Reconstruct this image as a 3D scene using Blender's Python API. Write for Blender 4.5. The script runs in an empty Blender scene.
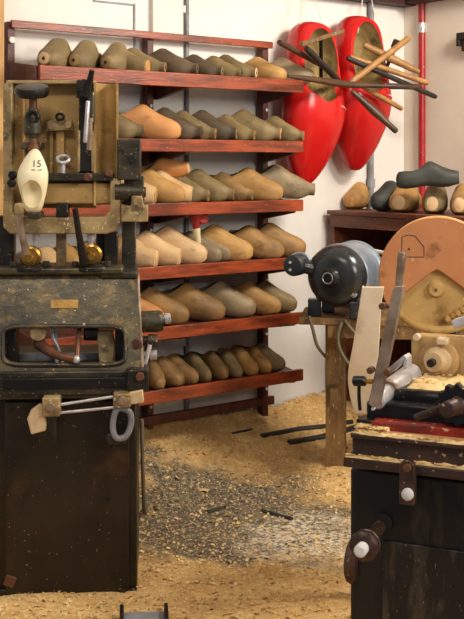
import bpy, bmesh, math, random
from mathutils import Vector, Matrix, noise
R = math.radians
PI = math.pi
random.seed(4)
scn = bpy.context.scene
C = scn.collection

# ------------------------------------------------------------------ camera
FPX, HORIZON, CAMZ = 1100.0, 163.0, 1.2
cam_d = bpy.data.cameras.new('camera'); cam = bpy.data.objects.new('camera', cam_d); C.objects.link(cam)
cam.location = (0, 0, CAMZ); cam.rotation_euler = (R(90), 0, 0)
cam_d.sensor_fit = 'VERTICAL'; cam_d.sensor_height = 36.0
cam_d.lens = FPX / 619 * 36.0
cam_d.shift_y = -(309.5 - HORIZON) / 619.0
cam_d.clip_start = 0.05
scn.camera = cam
# ------------------------------------------------------------------ world + light
scn.view_settings.view_transform = 'Standard'; scn.view_settings.look = 'None'
scn.view_settings.gamma = 1; scn.view_settings.use_curve_mapping = False
scn.view_settings.exposure = -0.2
w = bpy.data.worlds.new('world'); scn.world = w; w.use_nodes = True
bg = w.node_tree.nodes['Background']; bg.inputs[0].default_value = (0.86, 0.88, 1.0, 1); bg.inputs[1].default_value = 0.36
def area(name, loc, target, size, sizey, power, col):
    l = bpy.data.lights.new(name, 'AREA'); l.shape = 'RECTANGLE'; l.size = size; l.size_y = sizey
    l.energy = power; l.color = col
    o = bpy.data.objects.new(name, l); C.objects.link(o); o.location = loc
    o.rotation_euler = (Vector(target) - Vector(loc)).to_track_quat('-Z', 'Y').to_euler()
    return o
area('ceiling_light_key', (1.45, 3.15, 2.32), (0.1, 4.2, 0.8), 0.6, 0.4, 56, (1.0, 0.93, 0.80))
area('window_daylight', (2.3, 0.5, 2.15), (-0.1, 3.8, 0.5), 1.2, 0.9, 74, (1.0, 0.95, 0.86))
area('fill_light_front', (-0.6, 1.6, 2.38), (-0.2, 3.2, 0.4), 0.9, 0.3, 18, (1.0, 0.93, 0.80))  # added weak fill from the left front, not a fixture of the room

# ------------------------------------------------------------------ helpers
def lin(c):
    r = []
    for v in c:
        v = v / 255.0
        r.append(v / 12.92 if v <= 0.04045 else ((v + 0.055) / 1.055) ** 2.4)
    return (*r, 1.0)
def mat(name, c1, c2=None, scale=6.0, rough=0.6, metal=0.0, bump=0.15, stretch=(1, 1, 1), specks=None,
        patch=None, thr=(0.35, 0.65), detail=6, bscale=None, vary=0.0, emit=None):
    """two-tone noise material; specks=(colour, density, scale); patch=(colour, lo, hi, scale)"""
    m = bpy.data.materials.new(name); m.use_nodes = True
    nt = m.node_tree; N = nt.nodes; L = nt.links
    b = N['Principled BSDF']
    tc = N.new('ShaderNodeTexCoord'); mp = N.new('ShaderNodeMapping')
    mp.inputs['Scale'].default_value = stretch
    oi = N.new('ShaderNodeObjectInfo'); mul = N.new('ShaderNodeMath'); mul.operation = 'MULTIPLY'; mul.inputs[1].default_value = 17.0
    L.new(oi.outputs['Random'], mul.inputs[0])
    L.new(tc.outputs['Object'], mp.inputs['Vector'])
    add = N.new('ShaderNodeVectorMath'); add.operation = 'ADD'
    L.new(mp.outputs[0], add.inputs[0]); L.new(mul.outputs[0], add.inputs[1])
    vec = add.outputs[0]
    def nz(sc, det=detail, ro=0.6):
        n = N.new('ShaderNodeTexNoise'); n.inputs['Scale'].default_value = sc
        n.inputs['Detail'].default_value = det; n.inputs['Roughness'].default_value = ro
        L.new(vec, n.inputs['Vector']); return n
    def ramp(src, lo, hi):
        r = N.new('ShaderNodeMapRange'); r.inputs['From Min'].default_value = lo; r.inputs['From Max'].default_value = hi
        L.new(src, r.inputs['Value']); return r.outputs[0]
    def mix(fac, a, bcol):
        x = N.new('ShaderNodeMix'); x.data_type = 'RGBA'; L.new(fac, x.inputs['Factor'])
        for k, v in ((6, a), (7, bcol)):
            if isinstance(v, tuple): x.inputs[k].default_value = v
            else: L.new(v, x.inputs[k])
        return x.outputs[2]
    c2 = c2 or c1
    n1 = nz(scale)
    col = mix(ramp(n1.outputs['Fac'], *thr), lin(c1), lin(c2))
    if patch:
        pc, lo, hi, ps = patch
        n2 = nz(ps, 5); col = mix(ramp(n2.outputs['Fac'], lo, hi), col, lin(pc))
    if specks:
        sc, dens, ss = specks
        n3 = nz(ss, 2, 0.5); col = mix(ramp(n3.outputs['Fac'], 1 - dens - 0.03, 1 - dens + 0.02), col, lin(sc))
    if vary:
        h = N.new('ShaderNodeHueSaturation'); r = N.new('ShaderNodeMapRange')
        r.inputs['To Min'].default_value = 1 - vary; r.inputs['To Max'].default_value = 1 + vary
        L.new(oi.outputs['Random'], r.inputs['Value']); L.new(r.outputs[0], h.inputs['Value']); L.new(col, h.inputs['Color'])
        col = h.outputs[0]
    L.new(col, b.inputs['Base Color'])
    b.inputs['Roughness'].default_value = rough; b.inputs['Metallic'].default_value = metal
    if bump:
        bp = N.new('ShaderNodeBump'); bp.inputs['Strength'].default_value = bump; bp.inputs['Distance'].default_value = 0.01
        n4 = nz(bscale or scale * 4, 4); L.new(n4.outputs['Fac'], bp.inputs['Height']); L.new(bp.outputs[0], b.inputs['Normal'])
    return m

class MB:
    """collects shapes in one bmesh"""
    def __init__(s): s.bm = bmesh.new()
    def _f(s, vs, mi=0, smooth=True):
        try:
            f = s.bm.faces.new(vs); f.material_index = mi; f.smooth = smooth; return f
        except ValueError: return None
    def box(s, c, size, M=None, mi=0):
        c = Vector(c); vs = []
        for k in range(8):
            v = Vector(((k & 1) - .5, ((k >> 1) & 1) - .5, ((k >> 2) & 1) - .5)) 
            v = Vector((v.x * size[0], v.y * size[1], v.z * size[2]))
            if M: v = M @ v
            vs.append(s.bm.verts.new(v + c))
        for q in ((0, 2, 3, 1), (4, 5, 7, 6), (0, 1, 5, 4), (2, 6, 7, 3), (0, 4, 6, 2), (1, 3, 7, 5)):
            s._f([vs[i] for i in q], mi)
        return s
    def loft(s, rings, cap=True, closed=True, mi=0):
        R_ = [[s.bm.verts.new(p) for p in r] for r in rings]
        n = len(R_[0])
        for a, b in zip(R_, R_[1:]):
            for i in range(n if closed else n - 1):
                j = (i + 1) % n
                s._f([a[i], a[j], b[j], b[i]], mi)
        if cap:
            s._f(list(reversed(R_[0])), mi); s._f(R_[-1], mi)
        return s
    def lathe(s, p0, p1, prof, n=24, mi=0):
        """prof: list of (fraction along p0->p1, radius)"""
        p0 = Vector(p0); p1 = Vector(p1); ax = (p1 - p0)
        z = ax.normalized(); x = z.orthogonal().normalized(); y = z.cross(x)
        rings = []
        for t, r in prof:
            c = p0 + ax * t
            rings.append([c + (x * math.cos(2 * PI * i / n) + y * math.sin(2 * PI * i / n)) * max(r, 1e-4) for i in range(n)])
        return s.loft(rings, mi=mi)
    def cyl(s, p0, p1, r0, r1=None, n=20, mi=0):
        return s.lathe(p0, p1, [(0, r0), (1, r0 if r1 is None else r1)], n, mi)
    def hexn(s, p0, p1, r): return s.cyl(p0, p1, r, n=6)
    def tube(s, pts, r, n=8, closed=False):
        pts = [Vector(p) for p in pts]; m = len(pts); rings = []; px = None
        for i, p in enumerate(pts):
            if closed: t = pts[(i + 1) % m] - pts[i - 1]
            else: t = pts[min(i + 1, m - 1)] - pts[max(i - 1, 0)]
            t.normalize()
            if px is None: px = t.orthogonal().normalized()
            px = (px - t * px.dot(t)).normalized(); py = t.cross(px)
            rr = r[i] if isinstance(r, (list, tuple)) else r
            rings.append([p + (px * math.cos(2 * PI * k / n) + py * math.sin(2 * PI * k / n)) * rr for k in range(n)])
        if closed: rings.append(rings[0]); return s.loft(rings, cap=False)
        return s.loft(rings)
    def prism(s, pts, off):
        """polygon (3D points) extruded by vector off"""
        off = Vector(off); a = [s.bm.verts.new(Vector(p)) for p in pts]; b = [s.bm.verts.new(Vector(p) + off) for p in pts]
        n = len(a); s._f(a); s._f(list(reversed(b)))
        for i in range(n): s._f([a[i], b[i], b[(i + 1) % n], a[(i + 1) % n]])
        return s
    def ringplate(s, outer, inner, off):
        off = Vector(off); n = len(outer)
        o1 = [s.bm.verts.new(Vector(p)) for p in outer]; i1 = [s.bm.verts.new(Vector(p)) for p in inner]
        o2 = [s.bm.verts.new(Vector(p) + off) for p in outer]; i2 = [s.bm.verts.new(Vector(p) + off) for p in inner]
        for i in range(n):
            j = (i + 1) % n
            s._f([o1[i], o1[j], i1[j], i1[i]]); s._f([o2[j], o2[i], i2[i], i2[j]])
            s._f([o1[j], o1[i], o2[i], o2[j]]); s._f([i1[i], i1[j], i2[j], i2[i]])
        return s
    def build(s, name, m, parent=None, bevel=0.0, ang=38):
        bmesh.ops.recalc_face_normals(s.bm, faces=s.bm.faces)
        for e in s.bm.edges:
            if len(e.link_faces) == 2 and e.calc_face_angle(0) > R(ang): e.smooth = False
        me = bpy.data.meshes.new(name); s.bm.to_mesh(me); s.bm.free()
        for mm in (m if isinstance(m, (list, tuple)) else [m]): me.materials.append(mm)
        o = bpy.data.objects.new(name, me); C.objects.link(o)
        if parent: o.parent = parent
        if bevel:
            b = o.modifiers.new('bevel', 'BEVEL'); b.width = bevel; b.segments = 2; b.limit_method = 'ANGLE'; b.angle_limit = R(40)
            b.harden_normals = False
        return o

def tag(o, label, cat, group=None, kind=None):
    if label: o['label'] = label
    if cat: o['category'] = cat
    if group: o['group'] = group
    if kind: o['kind'] = kind
    return o
def struct(o): o['kind'] = 'structure'; return o

class Frame:
    """upright local frame: x along the face, y away from the viewer, z up"""
    def __init__(s, X, Y, yaw, Z=0.0):
        s.o = Vector((X, Y, Z)); s.yaw = R(yaw)
        s.ex = Vector((math.cos(s.yaw), math.sin(s.yaw), 0)); s.ey = Vector((-math.sin(s.yaw), math.cos(s.yaw), 0))
    def p(s, px, py, y=0.0):
        d = Vector(((px - 232) / FPX, 1.0, -(py - HORIZON) / FPX)); c = Vector((0, 0, CAMZ))
        k = (s.o + s.ey * y - c).dot(s.ey) / d.dot(s.ey)
        q = c + d * k - s.o
        return Vector((q.dot(s.ex), y, q.z))
    def w(s, v): return s.o + s.ex * v[0] + s.ey * v[1] + Vector((0, 0, v[2]))
    def root(s, name, label, cat, group=None, at=(0, 0, 0)):
        o = bpy.data.objects.new(name, None); C.objects.link(o); o.empty_display_size = 0.1
        o.location = s.w(at); o.rotation_euler = (0, 0, s.yaw)
        return tag(o, label, cat, group)
    def rect(s, mb, x0, y0, x1, y1, n, f):
        """box whose near face covers the given rectangle at depth n, going back to f"""
        a = s.p(x0, y0, n); b = s.p(x1, y1, n)
        return mb.box(((a.x + b.x) / 2, (n + f) / 2, (a.z + b.z) / 2), (abs(b.x - a.x), abs(f - n), abs(a.z - b.z)))
    def link(s, o):
        o.location = s.o; o.rotation_euler = (0, 0, s.yaw); return o

# ------------------------------------------------------------------ materials
M = {}
M['wall'] = mat('wall_paint', (234, 229, 224), (224, 218, 211), 2.5, 0.75, bump=0.08, bscale=30, patch=(206, 192, 170, ) and ((208, 194, 172), 0.68, 0.8, 9))
M['wallr'] = mat('wall_paint_cream', (232, 220, 204), (220, 206, 188), 2.5, 0.8, bump=0.08, bscale=30)
M['trimw'] = mat('trim_white', (232, 228, 222), (218, 212, 204), 3, 0.6)
M['darkwood'] = mat('beam_wood', (62, 30, 20), (38, 18, 12), 4, 0.6, stretch=(1, 6, 6))
M['redwood'] = mat('rack_redwood', (164, 72, 38), (94, 40, 23), 9, 0.33, stretch=(0.7, 5, 5), patch=((70, 24, 16), 0.58, 0.75, 7), specks=((200, 170, 140), 0.27, 90))
M['post'] = mat('rack_post', (98, 42, 28), (58, 24, 17), 8, 0.45, stretch=(4, 4, .7), specks=((190, 160, 130), 0.28, 80))
M['cab'] = mat('cabinet_wood', (124, 66, 40), (84, 40, 24), 7, 0.45, stretch=(.8, 5, 5), specks=((200, 170, 120), 0.29, 80))
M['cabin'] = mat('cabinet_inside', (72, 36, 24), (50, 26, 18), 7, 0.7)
M['timber'] = mat('pale_timber', (206, 160, 96), (184, 136, 76), 6, 0.6, stretch=(5, 5, .6))
M['benchw'] = mat('bench_wood', (140, 106, 60), (92, 66, 38), 6, 0.7, stretch=(4, 4, .8), specks=((210, 180, 120), 0.3, 60))
M['dustfloor'] = mat('concrete', (70, 66, 62), (50, 48, 46), 6, 0.8)
M['iron'] = mat('grimy_iron', (74, 66, 48), (38, 36, 32), 9, 0.42, metal=0.35, bump=0.25, patch=((130, 104, 62), 0.55, 0.72, 14), specks=((196, 168, 118), 0.29, 170))
M['ironblk'] = mat('black_sheet_iron', (50, 42, 32), (24, 21, 18), 5, 0.36, metal=0.35, bump=0.08, patch=((96, 66, 36), 0.56, 0.8, 6), specks=((170, 140, 90), 0.26, 110))
M['ironp'] = mat('panel_iron', (92, 82, 58), (50, 44, 34), 8, 0.36, metal=0.3, bump=0.18, patch=((128, 104, 62), 0.54, 0.72, 26), specks=((206, 180, 130), 0.28, 170))
M['dark'] = mat('dark_steel', (54, 48, 40), (28, 26, 24), 10, 0.4, metal=0.5, specks=((170, 140, 100), 0.28, 110))
M['tan'] = mat('dusty_cast_iron', (200, 162, 98), (146, 112, 62), 5, 0.65, bump=0.15, patch=((84, 62, 34), 0.56, 0.75, 7), specks=((220, 190, 130), 0.3, 80))
M['tan2'] = mat('dusty_frame_iron', (184, 158, 108), (124, 102, 66), 12, 0.55, bump=0.2, patch=((74, 58, 36), 0.55, 0.7, 20), specks=((216, 196, 150), 0.32, 90))
M['rust'] = mat('rusty_brown', (128, 84, 56), (78, 50, 36), 14, 0.5, metal=0.3, bump=0.2)
M['rustd'] = mat('dark_rusty_iron', (96, 66, 52), (56, 40, 34), 14, 0.4, metal=0.35, bump=0.25, specks=((190, 160, 120), 0.3, 90))
M['steel'] = mat('worn_steel', (214, 212, 216), (168, 162, 160), 14, 0.28, metal=0.35, bump=0.1)
M['steeld'] = mat('lever_steel', (176, 154, 134), (118, 94, 74), 14, 0.32, metal=0.4, bump=0.1)
M['brass'] = mat('brass', (196, 150, 68), (140, 100, 40), 14, 0.3, metal=0.75, bump=0.1)
M['plaque'] = mat('brass_plaque', (190, 150, 74), (150, 112, 50), 30, 0.5, metal=0.3)
M['cream'] = mat('cream_wood', (244, 232, 196), (232, 214, 168), 4, 0.45, bump=0.04)
M['ink'] = mat('ink', (50, 50, 58), None, rough=0.7, bump=0)
M['paleblk'] = mat('pale_rough_wood', (226, 200, 160), (196, 164, 120), 14, 0.7)
M['red'] = mat('red_gloss_paint', (202, 30, 28), (184, 22, 24), 3, 0.22, bump=0.02, bscale=20, specks=((150, 30, 24), 0.26, 40))
M['redin'] = mat('raw_clog_inside', (172, 146, 92), (120, 96, 56), 16, 0.8, bump=0.6, patch=((70, 54, 32), 0.52, 0.66, 24))
M['redpipe'] = mat('red_pipe', (176, 34, 34), (146, 24, 28), 10, 0.35, specks=((220, 170, 150), 0.27, 90))
M['greypipe'] = mat('grey_pipe', (150, 150, 154), (110, 108, 112), 12, 0.5)
M['white'] = mat('white_paint', (232, 230, 226), (214, 210, 204), 10, 0.6)
M['cord'] = mat('cord', (220, 214, 200), None, rough=0.8)
M['motor'] = mat('motor_black_paint', (84, 88, 90), (44, 46, 48), 7, 0.25, metal=0.6, bump=0.06, specks=((150, 140, 120), 0.26, 90))
M['motorb'] = mat('motor_grey_paint', (148, 158, 170), (112, 122, 134), 8, 0.3, metal=0.25, bump=0.06)
M['disc'] = mat('disc_orange', (208, 140, 90), (186, 118, 72), 4, 0.5, patch=((130, 84, 50), 0.62, 0.74, 12), specks=((226, 190, 150), 0.27, 60))
M['disctan'] = mat('wheel_tan', (216, 180, 112), (184, 144, 80), 5, 0.6, patch=((140, 100, 48), 0.6, 0.75, 10), specks=((230, 206, 160), 0.29, 60))
M['guard'] = mat('guard_plate', (228, 208, 180), (206, 174, 130), 5, 0.45, patch=((176, 142, 96), 0.6, 0.75, 9))
M['bearing'] = mat('bearing_plate', (200, 164, 110), (164, 126, 76), 8, 0.6, patch=((120, 86, 48), 0.6, 0.75, 12))
M['bed'] = mat('lathe_bed_black', (34, 30, 30), (18, 17, 18), 7, 0.35, metal=0.3, specks=((170, 140, 100), 0.27, 90))
M['bedbr'] = mat('lathe_bed_brown', (82, 56, 46), (50, 36, 32), 8, 0.45, metal=0.2, specks=((190, 160, 110), 0.3, 80))
M['redbar'] = mat('red_bar', (156, 40, 26), (104, 28, 20), 10, 0.5, specks=((200, 160, 110), 0.32, 80))
M['strip'] = mat('wood_strip', (206, 156, 108), (176, 122, 76), 8, 0.6, stretch=(1, 5, 5))
M['blackcab'] = mat('black_cabinet', (28, 28, 30), (14, 14, 16), 5, 0.42, metal=0.2, bump=0.05, stretch=(3, 3, 1), patch=((66, 60, 52), 0.58, 0.76, 5), specks=((120, 104, 80), 0.25, 120))
M['scuffed'] = mat('scuffed_black_panel', (30, 29, 30), (16, 16, 18), 5, 0.45, metal=0.2, bump=0.05, stretch=(2.5, 2.5, .6), patch=((104, 92, 72), 0.52, 0.80, 9), specks=((150, 130, 100), 0.28, 120))
M['hose'] = mat('dark_hose', (50, 48, 46), (34, 32, 32), 10, 0.6)
M['cable'] = mat('grey_cable', (110, 100, 80), (90, 80, 60), 10, 0.6)
M['funnel'] = mat('red_plastic', (150, 36, 36), (130, 28, 30), 6, 0.4, bump=0.02)
M['spout'] = mat('cream_plastic', (214, 204, 170), (200, 188, 150), 6, 0.5, bump=0.02)
M['twood'] = mat('handle_wood_tan', (176, 130, 76), (138, 96, 52), 9, 0.5, stretch=(2, 2, 2))
M['dwood'] = mat('handle_wood_dark', (84, 56, 38), (50, 34, 26), 9, 0.45)
M['bwood'] = mat('handle_wood_black', (50, 42, 36), (30, 26, 24), 9, 0.5)
M['endgrain'] = mat('end_grain', (206, 156, 96), (170, 116, 60), 40, 0.7)
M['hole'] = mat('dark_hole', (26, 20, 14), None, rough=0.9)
def shoe_mat(n, a, b, p):
    return mat(n, a, b, 11, 0.62, bump=0.12, bscale=60, patch=(p, 0.56, 0.74, 24), vary=0.10, stretch=(.6, 1, 1))
SH = {
 'olive': shoe_mat('shoe_olive', (142, 120, 80), (106, 88, 56), (80, 64, 42)),
 'dark': shoe_mat('shoe_dark', (96, 78, 56), (66, 54, 40), (50, 40, 30)),
 'brown': shoe_mat('shoe_brown', (164, 124, 72), (112, 84, 50), (84, 62, 40)),
 'tan': shoe_mat('shoe_tan', (188, 146, 86), (156, 114, 62), (126, 90, 50)),
 'orange': shoe_mat('shoe_orange', (206, 146, 90), (184, 122, 70), (150, 98, 54)),
 'pale': shoe_mat('shoe_pale', (214, 180, 136), (190, 154, 108), (160, 122, 80)),
 'grey': shoe_mat('shoe_grey', (156, 136, 104), (118, 100, 74), (84, 72, 56)),
 'black': shoe_mat('shoe_black', (62, 64, 58), (38, 40, 38), (86, 84, 74)),
}

# ------------------------------------------------------------------ wall frame and setting
W = Frame(-0.17, 4.29, math.degrees(math.atan2(.6, .8)))   # x = along the left wall, y = into it
ux, nn = W.ex, -W.ey
def wall_t(px, d):
    return W.p(px, HORIZON, -d).x
TC = 1.22          # corner
HC = 2.45
def quadwall(name, m, x0, x1, y0, y1, z0, z1, fr=W):
    mb = MB(); mb.box(((x0 + x1) / 2, (y0 + y1) / 2, (z0 + z1) / 2), (x1 - x0, y1 - y0, z1 - z0))
    return struct(fr.link(mb.build(name, m)))
quadwall('wall_left', M['wall'], -3.2, TC + .1, .03, .13, 0, HC)
quadwall('wall_right', M['wallr'], TC, TC + .1, -5.2, .03, 0, HC)
quadwall('floor', M['dustfloor'], -3.2, TC + .1, -5.6, .13, -.1, 0)
quadwall('ceiling', M['trimw'], -3.2, TC + .1, -5.6, .13, HC, HC + .08)
zc = 1.912
quadwall('trim_1', M['darkwood'], -0.2, TC, -.045, .03, zc, zc + .16)
quadwall('trim_2', M['darkwood'], TC - .07, TC, -4.5, -.05, zc + .005, zc + .16)
# wall boards on the left wall: a flat pilaster and a thin batten edging the hatch
a = wall_t(140, 0); b = wall_t(150, 0); c = wall_t(190, 0)
quadwall('trim_3', M['trimw'], wall_t(150, -.03), wall_t(180, -.03), .008, .03, 0, HC)
mb = MB(); z0 = W.p(115, 3, .03).z
mb.box(((wall_t(93, -.03) + wall_t(134, -.03)) / 2, .027, z0), (wall_t(134, -.03) - wall_t(93, -.03), .006, .006))
mb.box((wall_t(134, -.03), .027, z0 - .08), (.006, .006, .17))
struct(W.link(mb.build('trim_4', M['greypipe'])))
# timber post at far left
mb = MB(); mb.box((wall_t(0, .1) - .02, -.06, 1.1), (.075, .07, 2.2))
T = W.link(mb.build('timber_post', M['timber'])); tag(T, 'pale timber post at the left edge behind the clog machine', 'post')

# ------------------------------------------------------------------ shelf rack
LIP = 0.24
TILTS = [R(4), R(7), R(8), R(8), R(9), R(9)]       # the boards slope down to the front
POST_T = [-.763, -.191, .366]
L0, L1 = -.762, .384
LIPF = Frame(*(W.w((0, -LIP, 0)))[:2], math.degrees(W.yaw))
SZ = [1.526, 1.286, 1.056, .831, .613, .389]      # top of each lip
rack = W.root('shelf_rack', 'reddish brown wooden rack of six long shelves against the white wall', 'shelf', at=(0, 0, 0))
for t in POST_T:
    mb = MB(); mb.box((t, -.005, 1.69 / 2), (.028, .040, 1.69))
    p = mb.build('post', M['post'], rack, .002)
for k, z in enumerate(SZ):
    mb = MB(); h = .045 if k not in (0,) else .050
    mb.box(((L0 + L1) / 2, -LIP + .009, z - h / 2), (L1 - L0, .018, h))
    mb.build('shelf_lip', M['redwood'], rack, .002)
    for (d0, d1) in ((.005, .085), (.10, .222)):
        mb = MB(); mb.prism([(L0 + .01, -d, z - .015 + (.222 - d) * math.tan(TILTS[k]) + o_) for d, o_ in ((d0, 0), (d1, 0), (d1, -.014), (d0, -.014))], (L1 - L0 - .02, 0, 0))
        mb.build('shelf_board', M['post'], rack)
    mb = MB(); mb.prism([(L0 - .014, 0, z + .028), (L0 - .014, -LIP + .020, z - .002), (L0 - .014, -LIP + .020, z - .052), (L0 - .014, 0, z - .05)], (.018, 0, 0)); mb.build('end_board', M['post'], rack, .002)
    for t in POST_T:
        mb = MB(); t2 = t + (.024 if t < 0 else -.024)
        mb.prism([(t2, -.0, z - .03), (t2, -LIP + .018, z - .03), (t2, -LIP + .018, z - .052), (t2, -.03, z - .085), (t2, 0, z - .085)], (.016, 0, 0))
        mb.build('bracket', M['post'], rack)
mb = MB(); mb.box(((POST_T[0] + .366 + .02) / 2, -.034, 1.681), (.366 + .763 + .03, .016, .027)); mb.build('top_rail', M['redwood'], rack, .002)
mb = MB(); mb.box(((POST_T[0] + .366 + .02) / 2, -.036, .232), (.366 + .763 + .04, .018, .034)); mb.build('bottom_rail', M['post'], rack, .002)
q = W.p(9, 39, -.05)
mb = MB(); mb.cyl((POST_T[0], -.028, q.z), (POST_T[0], -.036, q.z), .011); mb.build('button', M['white'], rack)
for k, z in enumerate(SZ):
    for t in POST_T[1:]:
        mb = MB(); mb.cyl((t, -.028, z - .11), (t, -.032, z - .11), .006, n=10); mb.build('screw', M['white'], rack)

# conduits on the left wall
mb = MB(); t = wall_t(187, -.01); mb.cyl((t, .012, 0.05), (t, .012, HC), .0095)
cd = mb.build('conduit_pipe', M['greypipe']); W.link(cd)
tag(cd, 'thin grey conduit pipe running down the wall behind the shelf rack', 'pipe')
for z in (1.80, .5, 1.0):
    mb = MB(); mb.box((t, .014, z), (.04, .014, .03)); mb.build('clip', M['trimw'], cd, .003)
mb = MB(); t = wall_t(371, -.01); mb.cyl((t, .010, 1.0), (t, .010, HC), .013)
mb.cyl((t, .010, 1.09), (t, .010, 1.13), .018)
cd = mb.build('conduit_pipe', M['greypipe']); W.link(cd)
tag(cd, 'grey metal conduit pipe behind the hanging red clogs, above the cabinet', 'pipe')

# red pipe standing by the right wall
rp = W.p(422, 163, -.11)
tp = wall_t(422, .09)
pr = W.root('red_pipe', 'bright red vertical pipe standing in the room corner', 'pipe', at=(tp, -.09, 0))
mb = MB(); mb.cyl((0, 0, 0), (0, 0, HC), .0165); mb.build('pipe', M['redpipe'], pr)
zz = W.p(422, 28, -.09).z
mb = MB(); mb.cyl((0, 0, zz - .022), (0, 0, zz + .022), .022); mb.cyl((0, -.01, zz), (.05, -.03, zz), .006, n=8); mb.cyl((-.028, -.01, zz), (.028, -.01, zz), .007, n=8)
mb.build('pipe_clamp', M['steel'], pr)
# small dark bracket on right wall near frame edge
RW = Frame(*(W.w((TC, 0, 0)))[:2], math.degrees(W.yaw) - 90)       # x runs along right wall towards viewer, y into wall
br = RW.root('wall_bracket', 'small dark metal bracket on the cream wall at the right edge', 'bracket', at=(0, 0, 0))
mb = MB(); RW.rect(mb, 456, 33, 474, 38, -.05, 0); RW.rect(mb, 456, 38, 459, 46, -.05, 0); mb.build('bracket_plate', M['dark'], br, .002)
mb = MB(); RW.rect(mb, 461, 39, 474, 50, -.04, 0); mb.build('bracket_block', M['darkwood'], br, .003)

# ------------------------------------------------------------------ clog builder
SEC = [  # x, half width, bottom, top   (toe points +x, total .29)
 (0.000, .022, .014, .044), (.004, .030, .008, .054), (.014, .036, .003, .064), (.04, .041, 0, .070), (.075, .0415, .002, .072), (.105, .041, .005, .079),
 (.13, .0415, .007, .090), (.15, .043, .006, .097), (.165, .0445, .003, .096), (.185, .047, .001, .087), (.21, .049, 0, .075), (.235, .0475, 0, .067)]
TOES = {
 'round': [(.255, .042, .003, .062), (.272, .033, .008, .056), (.283, .022, .014, .049), (.289, .010, .022, .041)],
 'stub':  [(.252, .040, .004, .061), (.266, .030, .010, .055), (.275, .0225, .013, .052), (.281, .0195, .014, .050), (.296, .0190, .014, .050)],
 'cut':   [(.252, .043, .004, .062), (.268, .036, .007, .059), (.280, .030, .009, .056), (.2805, .029, .010, .055)],
}
GSEC = [(0, .012, .022, .050), (.003, .022, .014, .066), (.010, .033, .007, .082), (.022, .042, .002, .092), (.04, .047, 0, .098), (.075, .051, .001, .102), (.11, .056, .003, .106),
 (.14, .061, .004, .110), (.160, .063, .003, .110), (.178, .062, .002, .105), (.195, .059, .001, .098), (.215, .054, 0, .088), (.235, .047, .001, .077), (.252, .039, .004, .067), (.268, .029, .008, .056),
 (.280, .019, .014, .047), (.287, .009, .021, .038)]
PSEC = [(0, .010, .018, .036), (.004, .018, .010, .044), (.014, .024, .004, .056), (.035, .030, .001, .066), (.07, .035, .002, .072), (.10, .040, .004, .080),
 (.13, .044, .005, .088), (.16, .046, .004, .090), (.185, .045, .002, .082), (.21, .040, 0, .072), (.235, .032, 0, .062), (.255, .025, .003, .055), (.272, .018, .008, .049), (.283, .012, .014, .043), (.289, .006, .020, .038)]
GLINE = (.0625, .0035, .1095)
def clog_rings(toe, N=26, sc=1.0, bend=0.008, sec=None):
    rings = []
    for (x, w_, b, t) in (sec or SEC + TOES[toe]):
        c = (b + t) / 2; h = (t - b) / 2; r = []
        rd = toe == 'stub' and x > .274
        yo = bend * math.sin(PI * min(1, max(0, (x - .08) / .21)))      # gentle sideways curve of a foot
        for i in range(N):
            a = 2 * PI * i / N; ca, sa = math.cos(a), math.sin(a)
            if rd: y, z = ca, sa
            else:
                y = math.copysign(abs(ca) ** (.62 if sa < 0 else .85), ca); z = math.copysign(abs(sa) ** (.75 if sa < 0 else .95), sa)
            r.append((x * sc, (y * w_ + yo) * sc, (c + z * h) * sc))
        rings.append(r)
    return rings
def carve(o, cutter_bm, mcut):
    bmesh.ops.recalc_face_normals(cutter_bm, faces=cutter_bm.faces)
    me = bpy.data.meshes.new('cut'); cutter_bm.to_mesh(me); cutter_bm.free(); me.materials.append(mcut)
    c = bpy.data.objects.new('cut', me); C.objects.link(c)
    if mcut.name not in [m.name for m in o.data.materials]: o.data.materials.append(mcut)
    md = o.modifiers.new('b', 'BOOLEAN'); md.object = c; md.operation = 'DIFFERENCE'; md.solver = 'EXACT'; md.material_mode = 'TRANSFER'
    bpy.context.view_layer.update()
    dg = bpy.context.evaluated_depsgraph_get()
    new = bpy.data.meshes.new_from_object(o.evaluated_get(dg))
    o.modifiers.clear(); o.data = new
    bpy.data.objects.remove(c)
    bm = bmesh.new(); bm.from_mesh(new)
    for f in bm.faces: f.smooth = True
    for e in bm.edges:
        if len(e.link_faces) == 2 and e.calc_face_angle(0) > R(42): e.smooth = False
    bm.to_mesh(new); bm.free()
    return o
def ellipsoid(c, r, n=20, tilt=0.0):
    bm = bmesh.new(); bmesh.ops.create_uvsphere(bm, u_segments=n, v_segments=n // 2 + 2, radius=1.0)
    Mx = Matrix.Translation(c) @ Matrix.Rotation(tilt, 4, 'Y') @ Matrix.Diagonal((*r, 1))
    bmesh.ops.transform(bm, matrix=Mx, verts=bm.verts); return bm
def clog_base(toe, open_=True):
    mb = MB(); mb.loft(clog_rings(toe))
    o = mb.build('shoe_proto', SH['olive'])
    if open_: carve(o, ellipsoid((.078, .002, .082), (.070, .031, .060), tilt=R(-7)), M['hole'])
    me = o.data; bpy.data.objects.remove(o)
    return me
PROTO = {(t, op): clog_base(t, op) for t in TOES for op in (True, False)}
_mc = {}
def shoe_mesh(toe, op, col):
    k = (toe, op, col)
    if k not in _mc:
        m = PROTO[(toe, op)].copy(); m.materials[0] = SH[col]
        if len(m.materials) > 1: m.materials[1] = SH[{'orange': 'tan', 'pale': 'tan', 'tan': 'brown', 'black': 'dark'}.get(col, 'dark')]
        m.name = 'wooden_shoe_' + col; _mc[k] = m
    return _mc[k]
_ends = {}
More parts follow.
